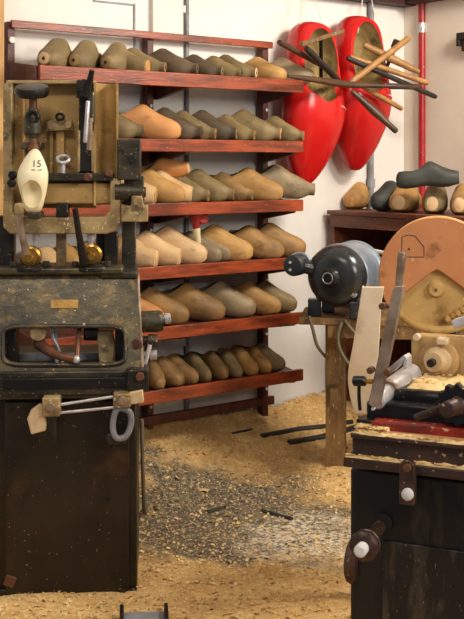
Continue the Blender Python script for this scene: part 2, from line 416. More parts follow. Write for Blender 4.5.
def end_mesh(toe, col):
    k = (toe, col)
    if k not in _ends:
        mb = MB()
        if toe == 'stub':
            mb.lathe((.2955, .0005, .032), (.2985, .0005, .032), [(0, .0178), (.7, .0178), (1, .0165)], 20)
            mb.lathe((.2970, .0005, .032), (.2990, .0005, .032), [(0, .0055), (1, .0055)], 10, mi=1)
        else:
            mb.lathe((.2800, .0005, .0325), (.2830, .0005, .0325), [(0, .0225), (.7, .0225), (1, .0212)], 20)
        _ends[k] = mb
        bmesh.ops.recalc_face_normals(mb.bm, faces=mb.bm.faces)
        me = bpy.data.meshes.new('toe_face'); mb.bm.to_mesh(me); mb.bm.free()
        me.materials.append(M['endgrain'] if col in ('fresh_cut',) else SH[col]); me.materials.append(M['hole'])  # freshly cut toes show the orange of bare end grain
        _ends[k] = me
    return _ends[k]
def shoe(toe_pt, ang, length, col, toe, label, group, name='wooden_shoe', wid=1.0, hgt=1.0, pitch=0.0, roll=0.0, op=True, face=None, flip=False, tilt=0.0):
    """toe_pt: point on the support below the toe tip; ang: world heading in degrees of the toe"""
    o = bpy.data.objects.new(name, shoe_mesh(toe, op, col)); C.objects.link(o)
    s = length / .29
    h = Vector((math.cos(R(ang)), math.sin(R(ang)), 0))
    tipx = .298 if toe == 'stub' else .289
    o.rotation_mode = 'XYZ'
    Rm = Matrix.Rotation(R(ang), 4, 'Z') @ Matrix.Rotation(R(pitch), 4, 'Y') @ Matrix.Rotation(R(roll), 4, 'X')
    if tilt: Rm = Matrix.Rotation(tilt, 4, ux) @ Rm
    off = Rm @ Vector((tipx * s, 0, 0))
    o.location = Vector(toe_pt) - Vector((off.x, off.y, off.z if tilt else 0))
    o.rotation_euler = Rm.to_euler('XYZ'); o.scale = (s, s * wid * (-1 if flip else 1), s * hgt)
    tag(o, label, 'wooden shoe', group)
    if face:
        e = bpy.data.objects.new('toe_face', end_mesh(toe, face)); C.objects.link(e); e.parent = o
    return o

# shelf shoes: (toe px, toe depth d, heading offset from straight-out, length, width factor, colour, toe kind, face colour, look)
NA = math.degrees(math.atan2(-.8, .6))       # heading straight out of the wall
ROWS = [
 ('top shelf', [
  (43, .21, -46, .27, 1.10, 'olive', 'stub', 'pale', 'olive brown clog blank, plaster daubed round toe stub facing forward'),
  (73, .21, -46, .27, 1.02, 'olive', 'stub', 'brown', 'olive clog blank with ringed toe stub facing forward'),
  (105, .21, -46, .27, 1.0, 'olive', 'stub', 'brown', 'upright looking olive clog blank with pale toe stub facing forward'),
  (149, .215, 14, .26, .95, 'olive', 'cut', 'fresh_cut', 'dark olive clog blank with freshly cut orange toe end'),
  (165, .215, -4, .27, .80, 'olive', 'stub', 'brown', 'olive clog with open heel lying just behind the orange cut end'),
  (197, .22, 16, .285, .90, 'dark', 'stub', 'dark', 'nearly black clog blank with high instep'),
  (222, .21, 8, .25, .80, 'dark', 'stub', 'olive', 'dark clog blank squeezed in the middle of the row'),
  (241, .215, 2, .25, .75, 'olive', 'stub', 'dark', 'olive clog blank with blackened toe stub'),
  (256, .225, 0, .27, .72, 'olive', 'stub', 'pale', 'long olive clog with hollow ringed toe stub'),
  (286, .215, 18, .27, .95, 'tan', 'round', None, 'dusty tan clog with bulbous rounded toe'),
  (314, .19, 24, .29, .95, 'grey', 'round', None, 'grey tan clog overhanging the right end of the shelf'),
 ]),
 ('second shelf', [
  (142, .20, 8, .28, .9, 'olive', 'stub', 'dark', 'olive clog with dark hollow stub, half hidden by the machine'),
  (180, .205, 33, .30, 1.0, 'orange', 'round', None, 'large bright orange tan clog seen from the side'),
  (201, .215, -2, .28, .92, 'dark', 'stub', 'dark', 'dark brown clog with blackened broad toe'),
  (215, .22, -6, .26, .75, 'olive', 'stub', 'brown', 'narrow olive clog between two dark ones'),
  (236, .22, 0, .27, .82, 'dark', 'stub', 'brown', 'dark olive clog with pale rimmed toe stub'),
  (254, .22, -4, .24, .76, 'olive', 'stub', 'brown', 'small olive brown clog'),
  (280, .22, 6, .29, .92, 'olive', 'stub', 'fresh_cut', 'long olive clog with pale cut toe end'),
  (303, .21, 2, .24, .86, 'olive', 'stub', 'brown', 'short olive clog at the right end'),
 ]),
 ('third shelf', [
  (157, .215, 0, .28, 1.0, 'pale', 'cut', 'tan', 'pale clog with sliced toe beside the machine column'),
  (184, .21, 18, .28, 1.1, 'tan', 'round', None, 'broad yellowish tan clog under the tipped one'),
  (193, .195, 16, .27, .9, 'pale', 'cut', 'pale', 'pale dusty clog with slanting cut toe behind the broad tan one'),
  (208, .22, -6, .26, .92, 'olive', 'stub', 'brown', 'olive clog standing right of the tipped one'),
  (233, .22, -2, .28, .92, 'olive', 'stub', 'olive', 'dark olive clog with high instep and round stub'),
  (252, .22, -4, .25, .84, 'brown', 'stub', 'olive', 'brown clog left of the orange one'),
  (282, .215, 12, .29, .98, 'tan', 'round', None, 'large golden tan clog near the right end'),
  (314, .17, 28, .31, 1.0, 'grey', 'stub', None, 'long greyish clog overhanging the right end of the shelf'),
 ]),
 ('fourth shelf', [
  (158, .22, 2, .27, .9, 'pale', 'cut', 'pale', 'pale clog with sliced toe next to the machine'),
  (181, .22, 8, .28, .95, 'pale', 'cut', 'pale', 'pale tan clog with cut toe, second from the machine'),
  (206, .22, 18, .31, .85, 'pale', 'round', None, 'long slender sun bleached clog'),
  (221, .215, 4, .26, .78, 'grey', 'round', None, 'greyish clog with open heel below the red funnel'),
  (230, .20, -2, .23, .66, 'grey', 'round', None, 'small greyish clog beside the long golden one'),
  (252, .22, 14, .31, .86, 'tan', 'round', None, 'long golden tan clog right of the funnel'),
  (283, .22, 14, .29, .98, 'brown', 'round', None, 'yellowish brown clog with pointed instep'),
  (305, .20, 18, .30, .98, 'brown', 'round', None, 'brown open clog at the right end beside the motor'),
 ]),
 ('fifth shelf', [
  (163, .20, 12, .28, .8, 'orange', 'round', None, 'orange tan clog partly hidden behind the machine fittings'),
  (188, .215, 4, .30, .85, 'brown', 'round', None, 'brown narrow clog with wood chips on its heel'),
  (224, .215, 18, .31, 1.02, 'brown', 'round', None, 'large yellowish brown clog'),
  (255, .205, 20, .30, .98, 'grey', 'round', None, 'large greyish olive clog'),
  (280, .215, 14, .28, .84, 'tan', 'round', None, 'golden tan clog'),
  (296, .20, 8, .27, .9, 'olive', 'round', None, 'dark olive clog at the right end'),
 ]),
 ('bottom shelf', [
  (160, .22, -10, .21, .95, 'brown', 'round', None, 'brown child size clog closest to the machine'),
  (182, .22, -2, .23, 1.15, 'brown', 'round', None, 'wide brown child size clog with darker top'),
  (197, .22, 2, .24, .80, 'brown', 'round', None, 'narrow brown clog with white shavings in its heel'),
  (209, .22, -2, .22, .80, 'olive', 'round', None, 'slim olive child size clog'),
  (226, .22, 4, .22, .86, 'brown', 'round', None, 'brown clog with open dark heel'),
  (240, .22, 0, .21, .82, 'olive', 'round', None, 'small olive clog in the middle of the right half'),
  (256, .22, 4, .22, .86, 'tan', 'round', None, 'light brown clog in front of a pale heel'),
  (270, .22, 4, .22, .74, 'tan', 'round', None, 'narrow light brown clog, second from the right end'),
  (284, .205, 10, .23, .92, 'olive', 'round', None, 'dark olive clog last at the right end'),
 ]),
]
# shoes of which only slivers show through and beside the machine
EXTRA = {'third shelf': [], 'fourth shelf': [
  (56, .20, 2, .19, 1.35, 'pale', 'round', None, 'pale clog seen under the machine tray, left of the middle bar'),
  (82, .20, 2, .20, 1.3, 'tan', 'round', None, 'tan clog seen under the machine tray, right of the middle bar'),
  (106, .20, 2, .20, 1.2, 'pale', 'round', None, 'pale clog seen under the machine tray beside its column')]}
for k, (row, lst) in enumerate(ROWS):
    top = SZ[k] - .0145
    for (px, d, off, ln, wf, col, toe, face, look) in EXTRA.get(row, []) + lst:
        t = wall_t(px, d)
        P = W.w((t, -d, top + (.222 - d) * math.tan(TILTS[k])))
        L_ = ln * (1.0, 1.08, 1.08, 1.08, 1.08, 1.04)[k]
        if L_ * math.cos(R(off)) > d + .008: off = math.copysign(math.degrees(math.acos(min(1, (d + .008) / L_))), off if off < -15 else 1)
        shoe(P, NA + off, L_, col, toe, look + ' on the ' + row, 'clogs on the ' + row, wid=wf * (.92 if k else .98), hgt=(1.28 if px < 110 else 1.12) if k == 0 else 1.2, face=face, tilt=TILTS[k])
# tipped clog lying on top of the third shelf row
P = W.w((wall_t(192, .17), -.17, SZ[2] + .072))
shoe(P, NA + 38, .23, 'orange', 'cut', 'small orange brown clog lying tipped on top of two others on the third shelf', 'clogs on the third shelf', pitch=-8, roll=25, face='pale', wid=.95)

# ------------------------------------------------------------------ red funnel under the third shelf
f0 = W.p(196, 217, -.19); 
fr = W.root('funnel', 'red plastic funnel with cream spout hanging under the third shelf', 'funnel', at=tuple(f0))
mb = MB(); mb.lathe((0, 0, .012), (.0, 0, -.045), [(0, .026), (.25, .026), (1, .010)])
mb.build('funnel_body', M['funnel'], fr)
mb = MB(); mb.lathe((.022, -.02, .0), (.018, .012, -.004), [(0, .024), (.6, .024), (1, .02)], 24); mb.build('side_cap', M['funnel'], fr)
mb = MB(); mb.lathe((0, 0, -.043), (.008, -.006, -.098), [(0, .016), (1, .009)]); mb.build('spout', M['spout'], fr)

# ------------------------------------------------------------------ giant red clogs on the wall
def giant(px, pytop, pytoe, d0, roll, yaw, label):
    mb = MB(); mb.loft(clog_rings('round', N=48, bend=.004, sec=GSEC))
    o = mb.build('giant_clog', M['red'])
    md = o.modifiers.new('s', 'SUBSURF'); md.levels = 1
    bpy.context.view_layer.update()
    me = bpy.data.meshes.new_from_object(o.evaluated_get(bpy.context.evaluated_depsgraph_get())); o.modifiers.clear(); o.data = me
    cb = bmesh.new(); bmesh.ops.create_cube(cb, size=1, matrix=Matrix.Translation((.030, 0, .122)) @ Matrix.Rotation(R(-3), 4, 'Y') @ Matrix.Diagonal((.20, .2, .09, 1)))
    for v in cb.verts:
        if v.co.x > .1 and v.co.z > .1: v.co.x += .035
        elif v.co.x > .1: v.co.x -= .012
    carve(o, cb, M['red'])
    carve(o, ellipsoid((.079, .002, .088), (.067, .0390, .070), n=40, tilt=R(-6)), M['redin'])
    a = W.p(px, pytop, -.12); b = W.p(px, pytoe, -.12)
    s = (a.z - b.z) / .289
    # clog x -> down, clog z -> out of the wall
    x = Vector((math.sin(R(roll)), 0, -math.cos(R(roll)))); z = Vector((math.sin(R(yaw)), -math.cos(R(yaw)), 0)); y = z.cross(x).normalized(); z = x.cross(y)
    Mx = Matrix((x, y, z)).transposed().to_4x4()
    Wm = Matrix.Rotation(W.yaw, 4, 'Z')
    o.matrix_world = Matrix.Translation(W.w((a.x, -d0, a.z))) @ Wm @ Mx @ Matrix.Diagonal((s, s * .95, s * .76, 1))
    tag(o, label, 'giant clog', 'giant red clogs on the wall')
    return o, s, a
g1, s1, a1 = giant(317, 21, 187, .012, -2.0, -2, 'giant red painted clog hanging toe down from two cords, nearest the shelf rack')
g2, s2, a2 = giant(363, 15, 172, .012, 0.5, -2, 'giant red painted clog hanging toe down, nearest the red pipe')
# white painted line just below each opening
for g in (g1, g2):
    pts = []
    for i in range(14):
        a = R(6 + i * 4.5); ca = math.cos(a); hw, hb, ht = GLINE
        pts.append((.157 - .010 * i / 13, math.copysign(abs(ca) ** .85, ca) * (hw + .0006) + .0035, (hb + ht) / 2 + ((ht - hb) / 2 + .0006) * math.sin(a) ** .95))
    mb = MB(); mb.tube(pts, .0009, 6); mb.build('painted_line', M['white'], g)
# hanging cords
def cord(p0, p1, label):
    mb = MB(); mb.tube([p0, p1], .0022, 6); o = mb.build('hanging_cord', M['cord']); W.link(o)
    tag(o, label, 'cord', 'white cords holding the giant clogs')
cord(W.p(302, -4, -.045), W.p(300, 43, -.12), 'white cord rising from the left side of the clog nearest the rack')
cord(W.p(314, -4, -.045), W.p(321, 20, -.11), 'white cord rising from the heel top of the clog nearest the rack')
cord(W.p(363, -4, -.045), W.p(358, 33, -.13), 'white cord rising from the left side of the clog nearest the red pipe')
cord(W.p(371, -4, -.045), W.p(375, 17, -.11), 'white cord rising from the heel top of the clog nearest the red pipe')

# long tool handles stuck in the clog openings
def stick(name, a, b, r, m, label, prof=None, cat='tool handle'):
    pa = W.p(a[0], a[1], -a[2]); pb = W.p(b[0], b[1], -b[2])
    mb = MB(); mb.lathe(pa, pb, [(f, q * 1.12) for f, q in (prof or [(0, r * .8), (.03, r), (.5, r * 1.05), (.97, r), (1, r * .8)])], 14)
    o = mb.build(name, m); W.link(o); tag(o, label, cat, 'tools stuck in the giant clogs'); return o
stick('tool_handle', (279, 42, .32), (325, 67, .17), .010, M['dwood'], 'dark brown round handle pointing up left toward the top shelf')
stick('tool_handle', (306, 48, .30), (342, 84, .17), .011, M['bwood'], 'black handle leaning across the opening of the left giant clog')
stick('clog_knife', (352, 91, .24), (397, 132, .34), .0135, M['dwood'], 'thick dark brown handle pointing down right in front of the right giant clog', prof=[(0, .008), (.2, .011), (.5, .016), (.8, .011), (.97, .011), (1, .007)], cat='tool')
stick('tool_handle', (358, 84, .22), (402, 109, .27), .009, M['twood'], 'brown straight handle pointing down right above the thick dark one')
stick('tool_handle', (350, 83, .23), (409, 38, .27), .0115, M['twood'], 'round tan broomstick-like handle rising to the upper right')
stick('tool_handle', (364, 45, .15), (419, 72, .27), .012, M['twood'], 'tan hammer handle swelling in the middle, upper of the two pointing right', prof=[(0, .010), (.08, .012), (.45, .017), (.9, .012), (1, .009)])
stick('tool_handle', (350, 57, .15), (428, 83, .29), .0105, M['twood'], 'long tan handle ending in front of the red pipe')
stick('tool_handle', (347, 58, .19), (436, 97, .26), .010, M['bwood'], 'long black handle crossing behind the tan ones, lowest at its right end')
stick('chisel', (383, 76, .16), (398, 40, .22), .008, M['bwood'], 'black tool with a square knob pointing upward right of the right giant clog', prof=[(0, .006), (.75, .009), (.78, .017), (.97, .017), (1, .012)], cat='tool')
kn = W.root('clog_knife', 'long clog knife with dark brown grip reaching right across both giant clogs', 'tool', 'tools stuck in the giant clogs', at=(0, 0, 0))
a_, b_, c_ = W.p(288, 76, -.33), W.p(352, 85, -.26), W.p(421, 87, -.32)
mb = MB(); mb.lathe(a_, b_, [(0, .005), (.1, .009), (.8, .015), (1, .012)], 12); mb.build('handle', M['dwood'], kn)
mb = MB(); mb.lathe(b_, c_, [(0, .014), (.5, .008), (.55, .013), (.95, .012), (1, .009)], 12); mb.build('grip', M['dwood'], kn)
th = W.root('t_handle_borer', 'T shaped clog borer with pale wooden crossbar in the left giant clog', 'tool', 'tools stuck in the giant clogs', at=(0, 0, 0))
mb = MB(); a_, b_ = W.p(301, 44, -.24), W.p(343, 31, -.24)
mb.prism([a_ + Vector((0, -.009, -.011)), b_ + Vector((0, -.009, -.009)), b_ + Vector((0, -.009, .008)), a_ + Vector((0, -.009, .009))], (0, .02, 0)); mb.build('crossbar', M['benchw'], th, .003)
mb = MB(); mb.cyl(W.p(321, 37, -.235), W.p(321, 78, -.13), .008); mb.build('shaft', M['dark'], th)

# ------------------------------------------------------------------ cabinet in the corner
CB = Frame(*(W.w((.728, -.01, 0)))[:2], math.degrees(W.yaw) - 90)   # x toward viewer along its front, y into the right wall
ct = CB.p(328, 210, 0).z
cab = CB.root('wall_cabinet', 'dark reddish wooden open cabinet standing in the corner behind the grinding disc', 'cabinet', at=(0, 0, 0))
CL, CD = 1.25, .46
mb = MB(); mb.box((CL / 2, CD / 2 - .008, ct - .009), (CL + .02, CD, .018)); mb.build('top', M['cab'], cab, .003)
mb = MB(); mb.box((CL / 2, .012, ct - .045), (CL, .022, .052)); mb.build('front_rail', M['cab'], cab, .002)
for x in (.011, CL - .011):
    mb = MB(); mb.box((x, CD / 2, (ct - .02) / 2), (.022, CD - .01, ct - .02)); mb.build('side_panel', M['cab'], cab, .002)
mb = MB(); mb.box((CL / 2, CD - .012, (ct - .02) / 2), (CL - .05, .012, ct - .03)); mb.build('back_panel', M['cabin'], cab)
for z in (ct - .34, .06):
    mb = MB(); mb.box((CL / 2, CD / 2 - .01, z), (CL - .05, CD - .04, .02)); mb.build('shelf', M['cab'], cab)
# white rod resting across the opening
a_, b_ = CB.p(355, 247, -.03), CB.p(400, 256, -.03)
mb = MB(); mb.tube([a_, b_], .008, 10)
tag(CB.link(mb.build('pale_rod', M['white'])), 'thin white rod crossing the cabinet opening behind the motor', 'rod')
# clogs on the cabinet
def cshoe(px, py, dep, world_ang, ln, col, toe, label, **k):
    q = CB.p(px, py, dep); q.z = ct if 'z' not in k else k.pop('z')
    return shoe(CB.w(q), world_ang, ln, col, toe, label, 'clogs on the corner cabinet', **k)
cshoe(349, 205, .10, -115, .25, 'tan', 'cut', 'tan clog with flat cut toe at the left end of the cabinet top', hgt=1.42, wid=1.15, face='fresh_cut')
cshoe(374, 205, .05, -128, .27, 'black', 'round', 'blackened clog beside the tan one at the left end of the cabinet top', hgt=1.42, wid=1.0)
cshoe(398, 207, .05, -112, .26, 'tan', 'cut', 'honey coloured clog with white dusty top and cut toe on the cabinet top', hgt=1.42, wid=1.35, face='pale')
cshoe(432, 208, .06, -104, .26, 'olive', 'cut', 'olive brown clog under the black one on the cabinet top', hgt=1.42, wid=1.15, face='pale')
cshoe(459, 210, .06, -108, .26, 'brown', 'cut', 'brown clog at the right edge of the picture on the cabinet top', hgt=1.42, wid=1.1, face='pale')
q = CB.p(461, 185, .13)
o = shoe(CB.w((q.x, .13, ct + .098)), -12, .25, 'black', 'cut', 'large blackened clog lying across the others on the cabinet top', 'clogs on the corner cabinet', wid=1.1, hgt=1.25, pitch=-3, face='black')

# ------------------------------------------------------------------ sawdust on the floor
def pile_h(X, Y):
    q = Vector((X, Y, 0)) - W.o; t = q.dot(W.ex); d = -q.dot(W.ey)          # wall coordinates
    n = noise.noise(Vector((X * 2.1, Y * 2.1, 3))) ; n2 = noise.noise(Vector((X * 7, Y * 7, 1))); n3 = noise.noise(Vector((X * 22, Y * 22, 7)))
    hp = (.20 + .03 * n) * max(0, 1 - max(0, d + .02) / (.52 + .12 * n)) ** 1.3
    hp *= 1 if t < .8 else max(.5, 1 - (t - .8) * 1.1)
    hp += .115 * math.exp(-((t - .42) / .26) ** 2 - ((d - .50) / .16) ** 2)
    near = .035 * max(0, min(1, (3.35 - Y) / .5))
    return .006 + hp + near + .010 * n2 * (1 if hp + near > .01 else .4) + .006 * n3 + .004 * n
mb = MB(); bm = mb.bm; nx, ny = 150, 170
X0, X1, Y0, Y1 = -1.5, 2.4, 1.6, 5.2; grid = []
for j in range(ny + 1):
    r = []
    for i in range(nx + 1):
        X = X0 + (X1 - X0) * i / nx; Y = Y0 + (Y1 - Y0) * j / ny
        r.append(bm.verts.new((X, Y, pile_h(X, Y))))
    grid.append(r)
def inside(v):
    q = v - W.o; return -q.dot(W.ey) > -.035 and q.dot(W.ex) < TC + .01
for j in range(ny):
    for i in range(nx):
        vs = [grid[j][i], grid[j][i + 1], grid[j + 1][i + 1], grid[j + 1][i]]
        if all(inside(v.co) for v in vs): mb._f(vs)
loose = [v for v in bm.verts if not v.link_faces]
bmesh.ops.delete(bm, geom=loose, context='VERTS')
def sawdust_material():
    m = bpy.data.materials.new('sawdust'); m.use_nodes = True; nt = m.node_tree; N = nt.nodes; L = nt.links; b = N['Principled BSDF']
    tc = N.new('ShaderNodeTexCoord')
    def nz(sc, det=6, ro=.65):
        n = N.new('ShaderNodeTexNoise'); n.inputs['Scale'].default_value = sc; n.inputs['Detail'].default_value = det; n.inputs['Roughness'].default_value = ro
        L.new(tc.outputs['Object'], n.inputs['Vector']); return n.outputs['Fac']
    def rng(src, a, b_, c=0, d=1):
        r = N.new('ShaderNodeMapRange'); r.inputs['From Min'].default_value = a; r.inputs['From Max'].default_value = b_
        r.inputs['To Min'].default_value = c; r.inputs['To Max'].default_value = d; L.new(src, r.inputs['Value']); return r.outputs[0]
    def mth(op, a, b_):
        x = N.new('ShaderNodeMath'); x.operation = op
        for i, v in enumerate((a, b_)):
            if isinstance(v, (int, float)): x.inputs[i].default_value = v
            else: L.new(v, x.inputs[i])
        return x.outputs[0]
    def mix(f, a, b_):
        x = N.new('ShaderNodeMix'); x.data_type = 'RGBA'; L.new(f, x.inputs['Factor'])
        for k, v in ((6, a), (7, b_)):
            if isinstance(v, tuple): x.inputs[k].default_value = v
            else: L.new(v, x.inputs[k])
        return x.outputs[2]
    tan = mix(rng(nz(34), .35, .65), lin((240, 200, 134)), lin((204, 158, 92)))
    tan = mix(rng(nz(4, 4), .45, .7), tan, lin((190, 144, 82)))
    tan = mix(rng(nz(150, 2), .60, .68), tan, lin((246, 222, 176)))
    tan = mix(rng(nz(170, 2, .4), .66, .72), tan, lin((120, 84, 44)))
    dark = mix(rng(nz(60), .4, .62), lin((80, 72, 60)), lin((134, 116, 88)))
    dark = mix(rng(nz(120, 3), .56, .64), dark, lin((206, 184, 146)))
    # where the traffic has worn the dust down to the concrete: an oval patch with ragged edge
    sp = N.new('ShaderNodeSeparateXYZ'); L.new(tc.outputs['Object'], sp.inputs[0])
    def patch(cx, cy, rx, ry, rot=0):
        x = mth('SUBTRACT', sp.outputs['X'], cx); y = mth('SUBTRACT', sp.outputs['Y'], cy)
        c, s_ = math.cos(rot), math.sin(rot)
        u = mth('ADD', mth('MULTIPLY', x, c), mth('MULTIPLY', y, s_)); v = mth('SUBTRACT', mth('MULTIPLY', y, c), mth('MULTIPLY', x, s_))
        u = mth('DIVIDE', u, rx); v = mth('DIVIDE', v, ry)
        return mth('SQRT', mth('ADD', mth('MULTIPLY', u, u), mth('MULTIPLY', v, v)), 0)
    p1 = patch(.0, 3.66, .50, .44, -.45)
    r1 = mth('ADD', p1, mth('MULTIPLY', mth('SUBTRACT', nz(5, 6), .5), 1.7))
    col = mix(rng(r1, 1.05, .70), tan, dark)
    # paler flour-like drift to the right of it
    p2 = patch(.27, 3.5, .28, .30, 0)
    r2 = mth('ADD', p2, mth('MULTIPLY', mth('SUBTRACT', nz(8, 6), .5), 2.0))
    col = mix(mth('MULTIPLY', rng(r2, 1.0, .5), rng(nz(70, 4), .42, .60)), col, lin((226, 212, 190)))
    L.new(col, b.inputs['Base Color']); b.inputs['Roughness'].default_value = .9
    bp = N.new('ShaderNodeBump'); bp.inputs['Strength'].default_value = .7; bp.inputs['Distance'].default_value = .008
    L.new(nz(90, 5, .7), bp.inputs['Height']); L.new(bp.outputs[0], b.inputs['Normal'])
    return m
M['sawdust'] = sawdust_material()
tag(mb.build('sawdust', M['sawdust'], ang=180), 'tan sawdust covering the workshop floor and heaped up against the wall', 'sawdust', kind='stuff')
M['chip'] = mat('shaving', (236, 206, 150), (206, 166, 104), 9, .8, bump=0)
mb = MB(); rnd = random.Random(7)
for i in range(15000):
    X = rnd.uniform(-.75, 1.0); Y = rnd.uniform(2.6, 4.9)
    if not inside(Vector((X, Y, 0))): continue
    worn = ((X + .05) / .45) ** 2 + ((Y - 3.62) / .32) ** 2 < 1
    if worn and rnd.random() < .35: continue
    s_ = rnd.choice((.0014, .0018, .0022, .0022, .003, .004)) * (1 if rnd.random() < .97 else 1.8)
    z = pile_h(X, Y) + s_ * .5
    E = Matrix.Rotation(rnd.uniform(0, 6.3), 3, 'Z') @ Matrix.Rotation(rnd.uniform(-.7, .7), 3, 'X') @ Matrix.Rotation(rnd.uniform(-.5, .5), 3, 'Y')
    l_ = s_ * rnd.uniform(1, 2.2)
    pts = [E @ Vector(p) for p in ((-l_, -s_, 0), (0, -s_, s_ * .6), (l_, -s_, 0), (l_, s_, 0), (0, s_, s_ * .6), (-l_, s_, 0))]
    v = [mb.bm.verts.new(p + Vector((X, Y, z))) for p in pts]
    mb._f([v[0], v[1], v[4], v[5]]); mb._f([v[1], v[2], v[3], v[4]])
tag(mb.build('wood_chips', M['chip'], ang=180), 'pale wood chips and shavings strewn over the sawdust floor', 'wood chips', kind='stuff')

def ground(px, py, lift=0.0):
    """point on the sawdust seen at this picture position"""
    d = Vector(((px - 232) / FPX, 1.0, -(py - HORIZON) / FPX)); k = 2.5
    while k < 5.2:
        q = Vector((0, 0, CAMZ)) + d * k
        if q.z < pile_h(q.x, q.y): break
        k += .005
    return q + Vector((0, 0, lift))
def floor_line(name, pts, r, m, label, cat):
    P = []
    for a, b in zip(pts, pts[1:]):
        for i in range(8):
            f = i / 8; P.append(ground(a[0] + (b[0] - a[0]) * f, a[1] + (b[1] - a[1]) * f, r * .5))
    P.append(ground(*pts[-1], r * .5))
    mb = MB(); mb.tube(P, r, 8); tag(mb.build(name, m), label, cat)
floor_line('dark_hose', [(262, 437), (300, 430), (330, 427), (352, 423)], .010, M['hose'], 'dark hose half buried in sawdust, the upper one left of the bench leg', 'hose')
floor_line('dark_hose', [(289, 444), (320, 439), (345, 432), (358, 428)], .012, M['hose'], 'thicker dark hose lying in front of the upper one by the bench leg', 'hose')
floor_line('offcut_strip', [(262, 512), (292, 520)], .007, M['hose'], 'dark thin strip lying on the worn floor patch', 'strip')
floor_line('offcut_strip', [(232, 434), (252, 430)], .005, M['hose'], 'thin dark strip lying on the sawdust heap below the shelf rack', 'strip')
floor_line('offcut_strip', [(208, 513), (226, 508)], .007, M['hose'], 'short dark strip near the middle of the worn patch', 'strip')
# cable beside the left machine
mb = MB(); pts = [Vector((-.275, 3.35, .42)), Vector((-.272, 3.36, .25)), Vector((-.27, 3.40, .12)), ground(148, 506, .004), ground(158, 512, .004)]
cu = []
for a, b, c_, d_ in zip([pts[0]] + pts, pts, pts[1:], pts[2:] + [pts[-1]]):
    for i in range(8):
        f = i / 8; cu.append(.5 * ((2 * b) + (c_ - a) * f + (2 * a - 5 * b + 4 * c_ - d_) * f * f + (3 * b - a - 3 * c_ + d_) * f ** 3))
mb.tube(cu, .006, 8); tag(mb.build('grey_cable', M['cable']), 'grey cable hanging down beside the clog machine and onto the sawdust', 'cable')
# little boxes on the floor at the bottom edge
g = ground(146, 616)
bx = bpy.data.objects.new('floor_box', None); C.objects.link(bx); bx.location = (g.x, g.y - .06, g.z - .01); bx.rotation_euler = (0, 0, R(5))
tag(bx, 'small grey metal tray on the sawdust at the bottom edge of the picture', 'tray')
mb = MB(); mb.box((0, 0, .012), (.105, .12, .02)); mb.build('tray_plate', M['greypipe'], bx, .003)
for sx in (-1, 1):
    mb = MB(); mb.box((sx * .056, 0, .02), (.010, .12, .045)); mb.build('tray_side', M['dark'], bx, .002)

# ------------------------------------------------------------------ LEFT MACHINE
LM = Frame((70 - 232) / FPX * 3.0, 3.0, 4.0)
lm = LM.root('clog_copying_machine', 'tall grimy cast iron clog boring machine on a dark sheet iron base', 'machine', at=(0, 0, 0))
def LP(px, py, y=0.0): return LM.p(px, py, y)
def lrect(name, m, x0, y0, x1, y1, n, f, bevel=.003, parent=lm):
    mb = MB(); LM.rect(mb, x0, y0, x1, y1, n, f); return mb.build(name, m, parent, bevel)
def lpoly(name, m, pts, n, th, bevel=.002, parent=lm):
    mb = MB(); mb.prism([LP(x, y, n) for x, y in pts], (0, th, 0)); return mb.build(name, m, parent, bevel)
zfl = 0.03
# base cabinet with a slightly raised front door sheet
a = LP(-6, 398); b = LP(137, 398); zb = LP(0, 597).z
mb = MB(); mb.box(((a.x + b.x) / 2, .20, (a.z + zb) / 2), (b.x - a.x, .38, a.z - zb)); base = mb.build('base_cabinet', M['ironblk'], lm, .006)
lrect('front_sheet', M['ironblk'], 5, 402, 129, 598, -.006, .012, .003)
for (x0, x1, yb) in ((-6, 14, 612), (116, 137, 601)):
    mb = MB(); a = LP(x0, 590, -.004); b = LP(x1, yb, -.004); mb.box(((a.x + b.x) / 2, .03, (a.z + b.z) / 2 - .01), (b.x - a.x, .07, a.z - b.z + .02)); mb.build('foot', M['ironblk'], lm, .003)
    mb = MB(); mb.box(((a.x + b.x) / 2, .36, (a.z + b.z) / 2 - .01), (b.x - a.x, .07, a.z - b.z + .02)); mb.build('foot', M['ironblk'], lm, .003)
p = LP(10, 581, -.006); mb = MB(); mb.box(p, (.030, .012, .030), Matrix.Rotation(R(20), 3, 'Y')); mb.build('bolt_plate', M['rust'], lm, .003)
mb = MB()
for (x, y) in ((124, 410), (124, 590), (12, 410), (108, 500)):
    p = LP(x, y, -.006); mb.cyl(p, p + Vector((0, -.006, 0)), .006, n=10)
mb.build('rivets', M['dark'], lm)
# ledge on top of base
lrect('ledge', M['iron'], -6, 372, 143, 398, -.035, .40, .006)
lrect('slide_bar', M['bed'], 2, 379, 130, 388, -.055, -.03, .003)
lrect('slide_bar', M['iron'], 0, 389, 132, 394, -.048, -.03, .002)
lrect('clamp_block', M['dark'], 127, 370, 149, 391, -.065, .02, .004)
p = LP(140, 376, -.065); mb = MB(); mb.hexn(p, p + Vector((0, -.014, 0)), .012); mb.build('clamp_bolt', M['rust'], lm, .001)
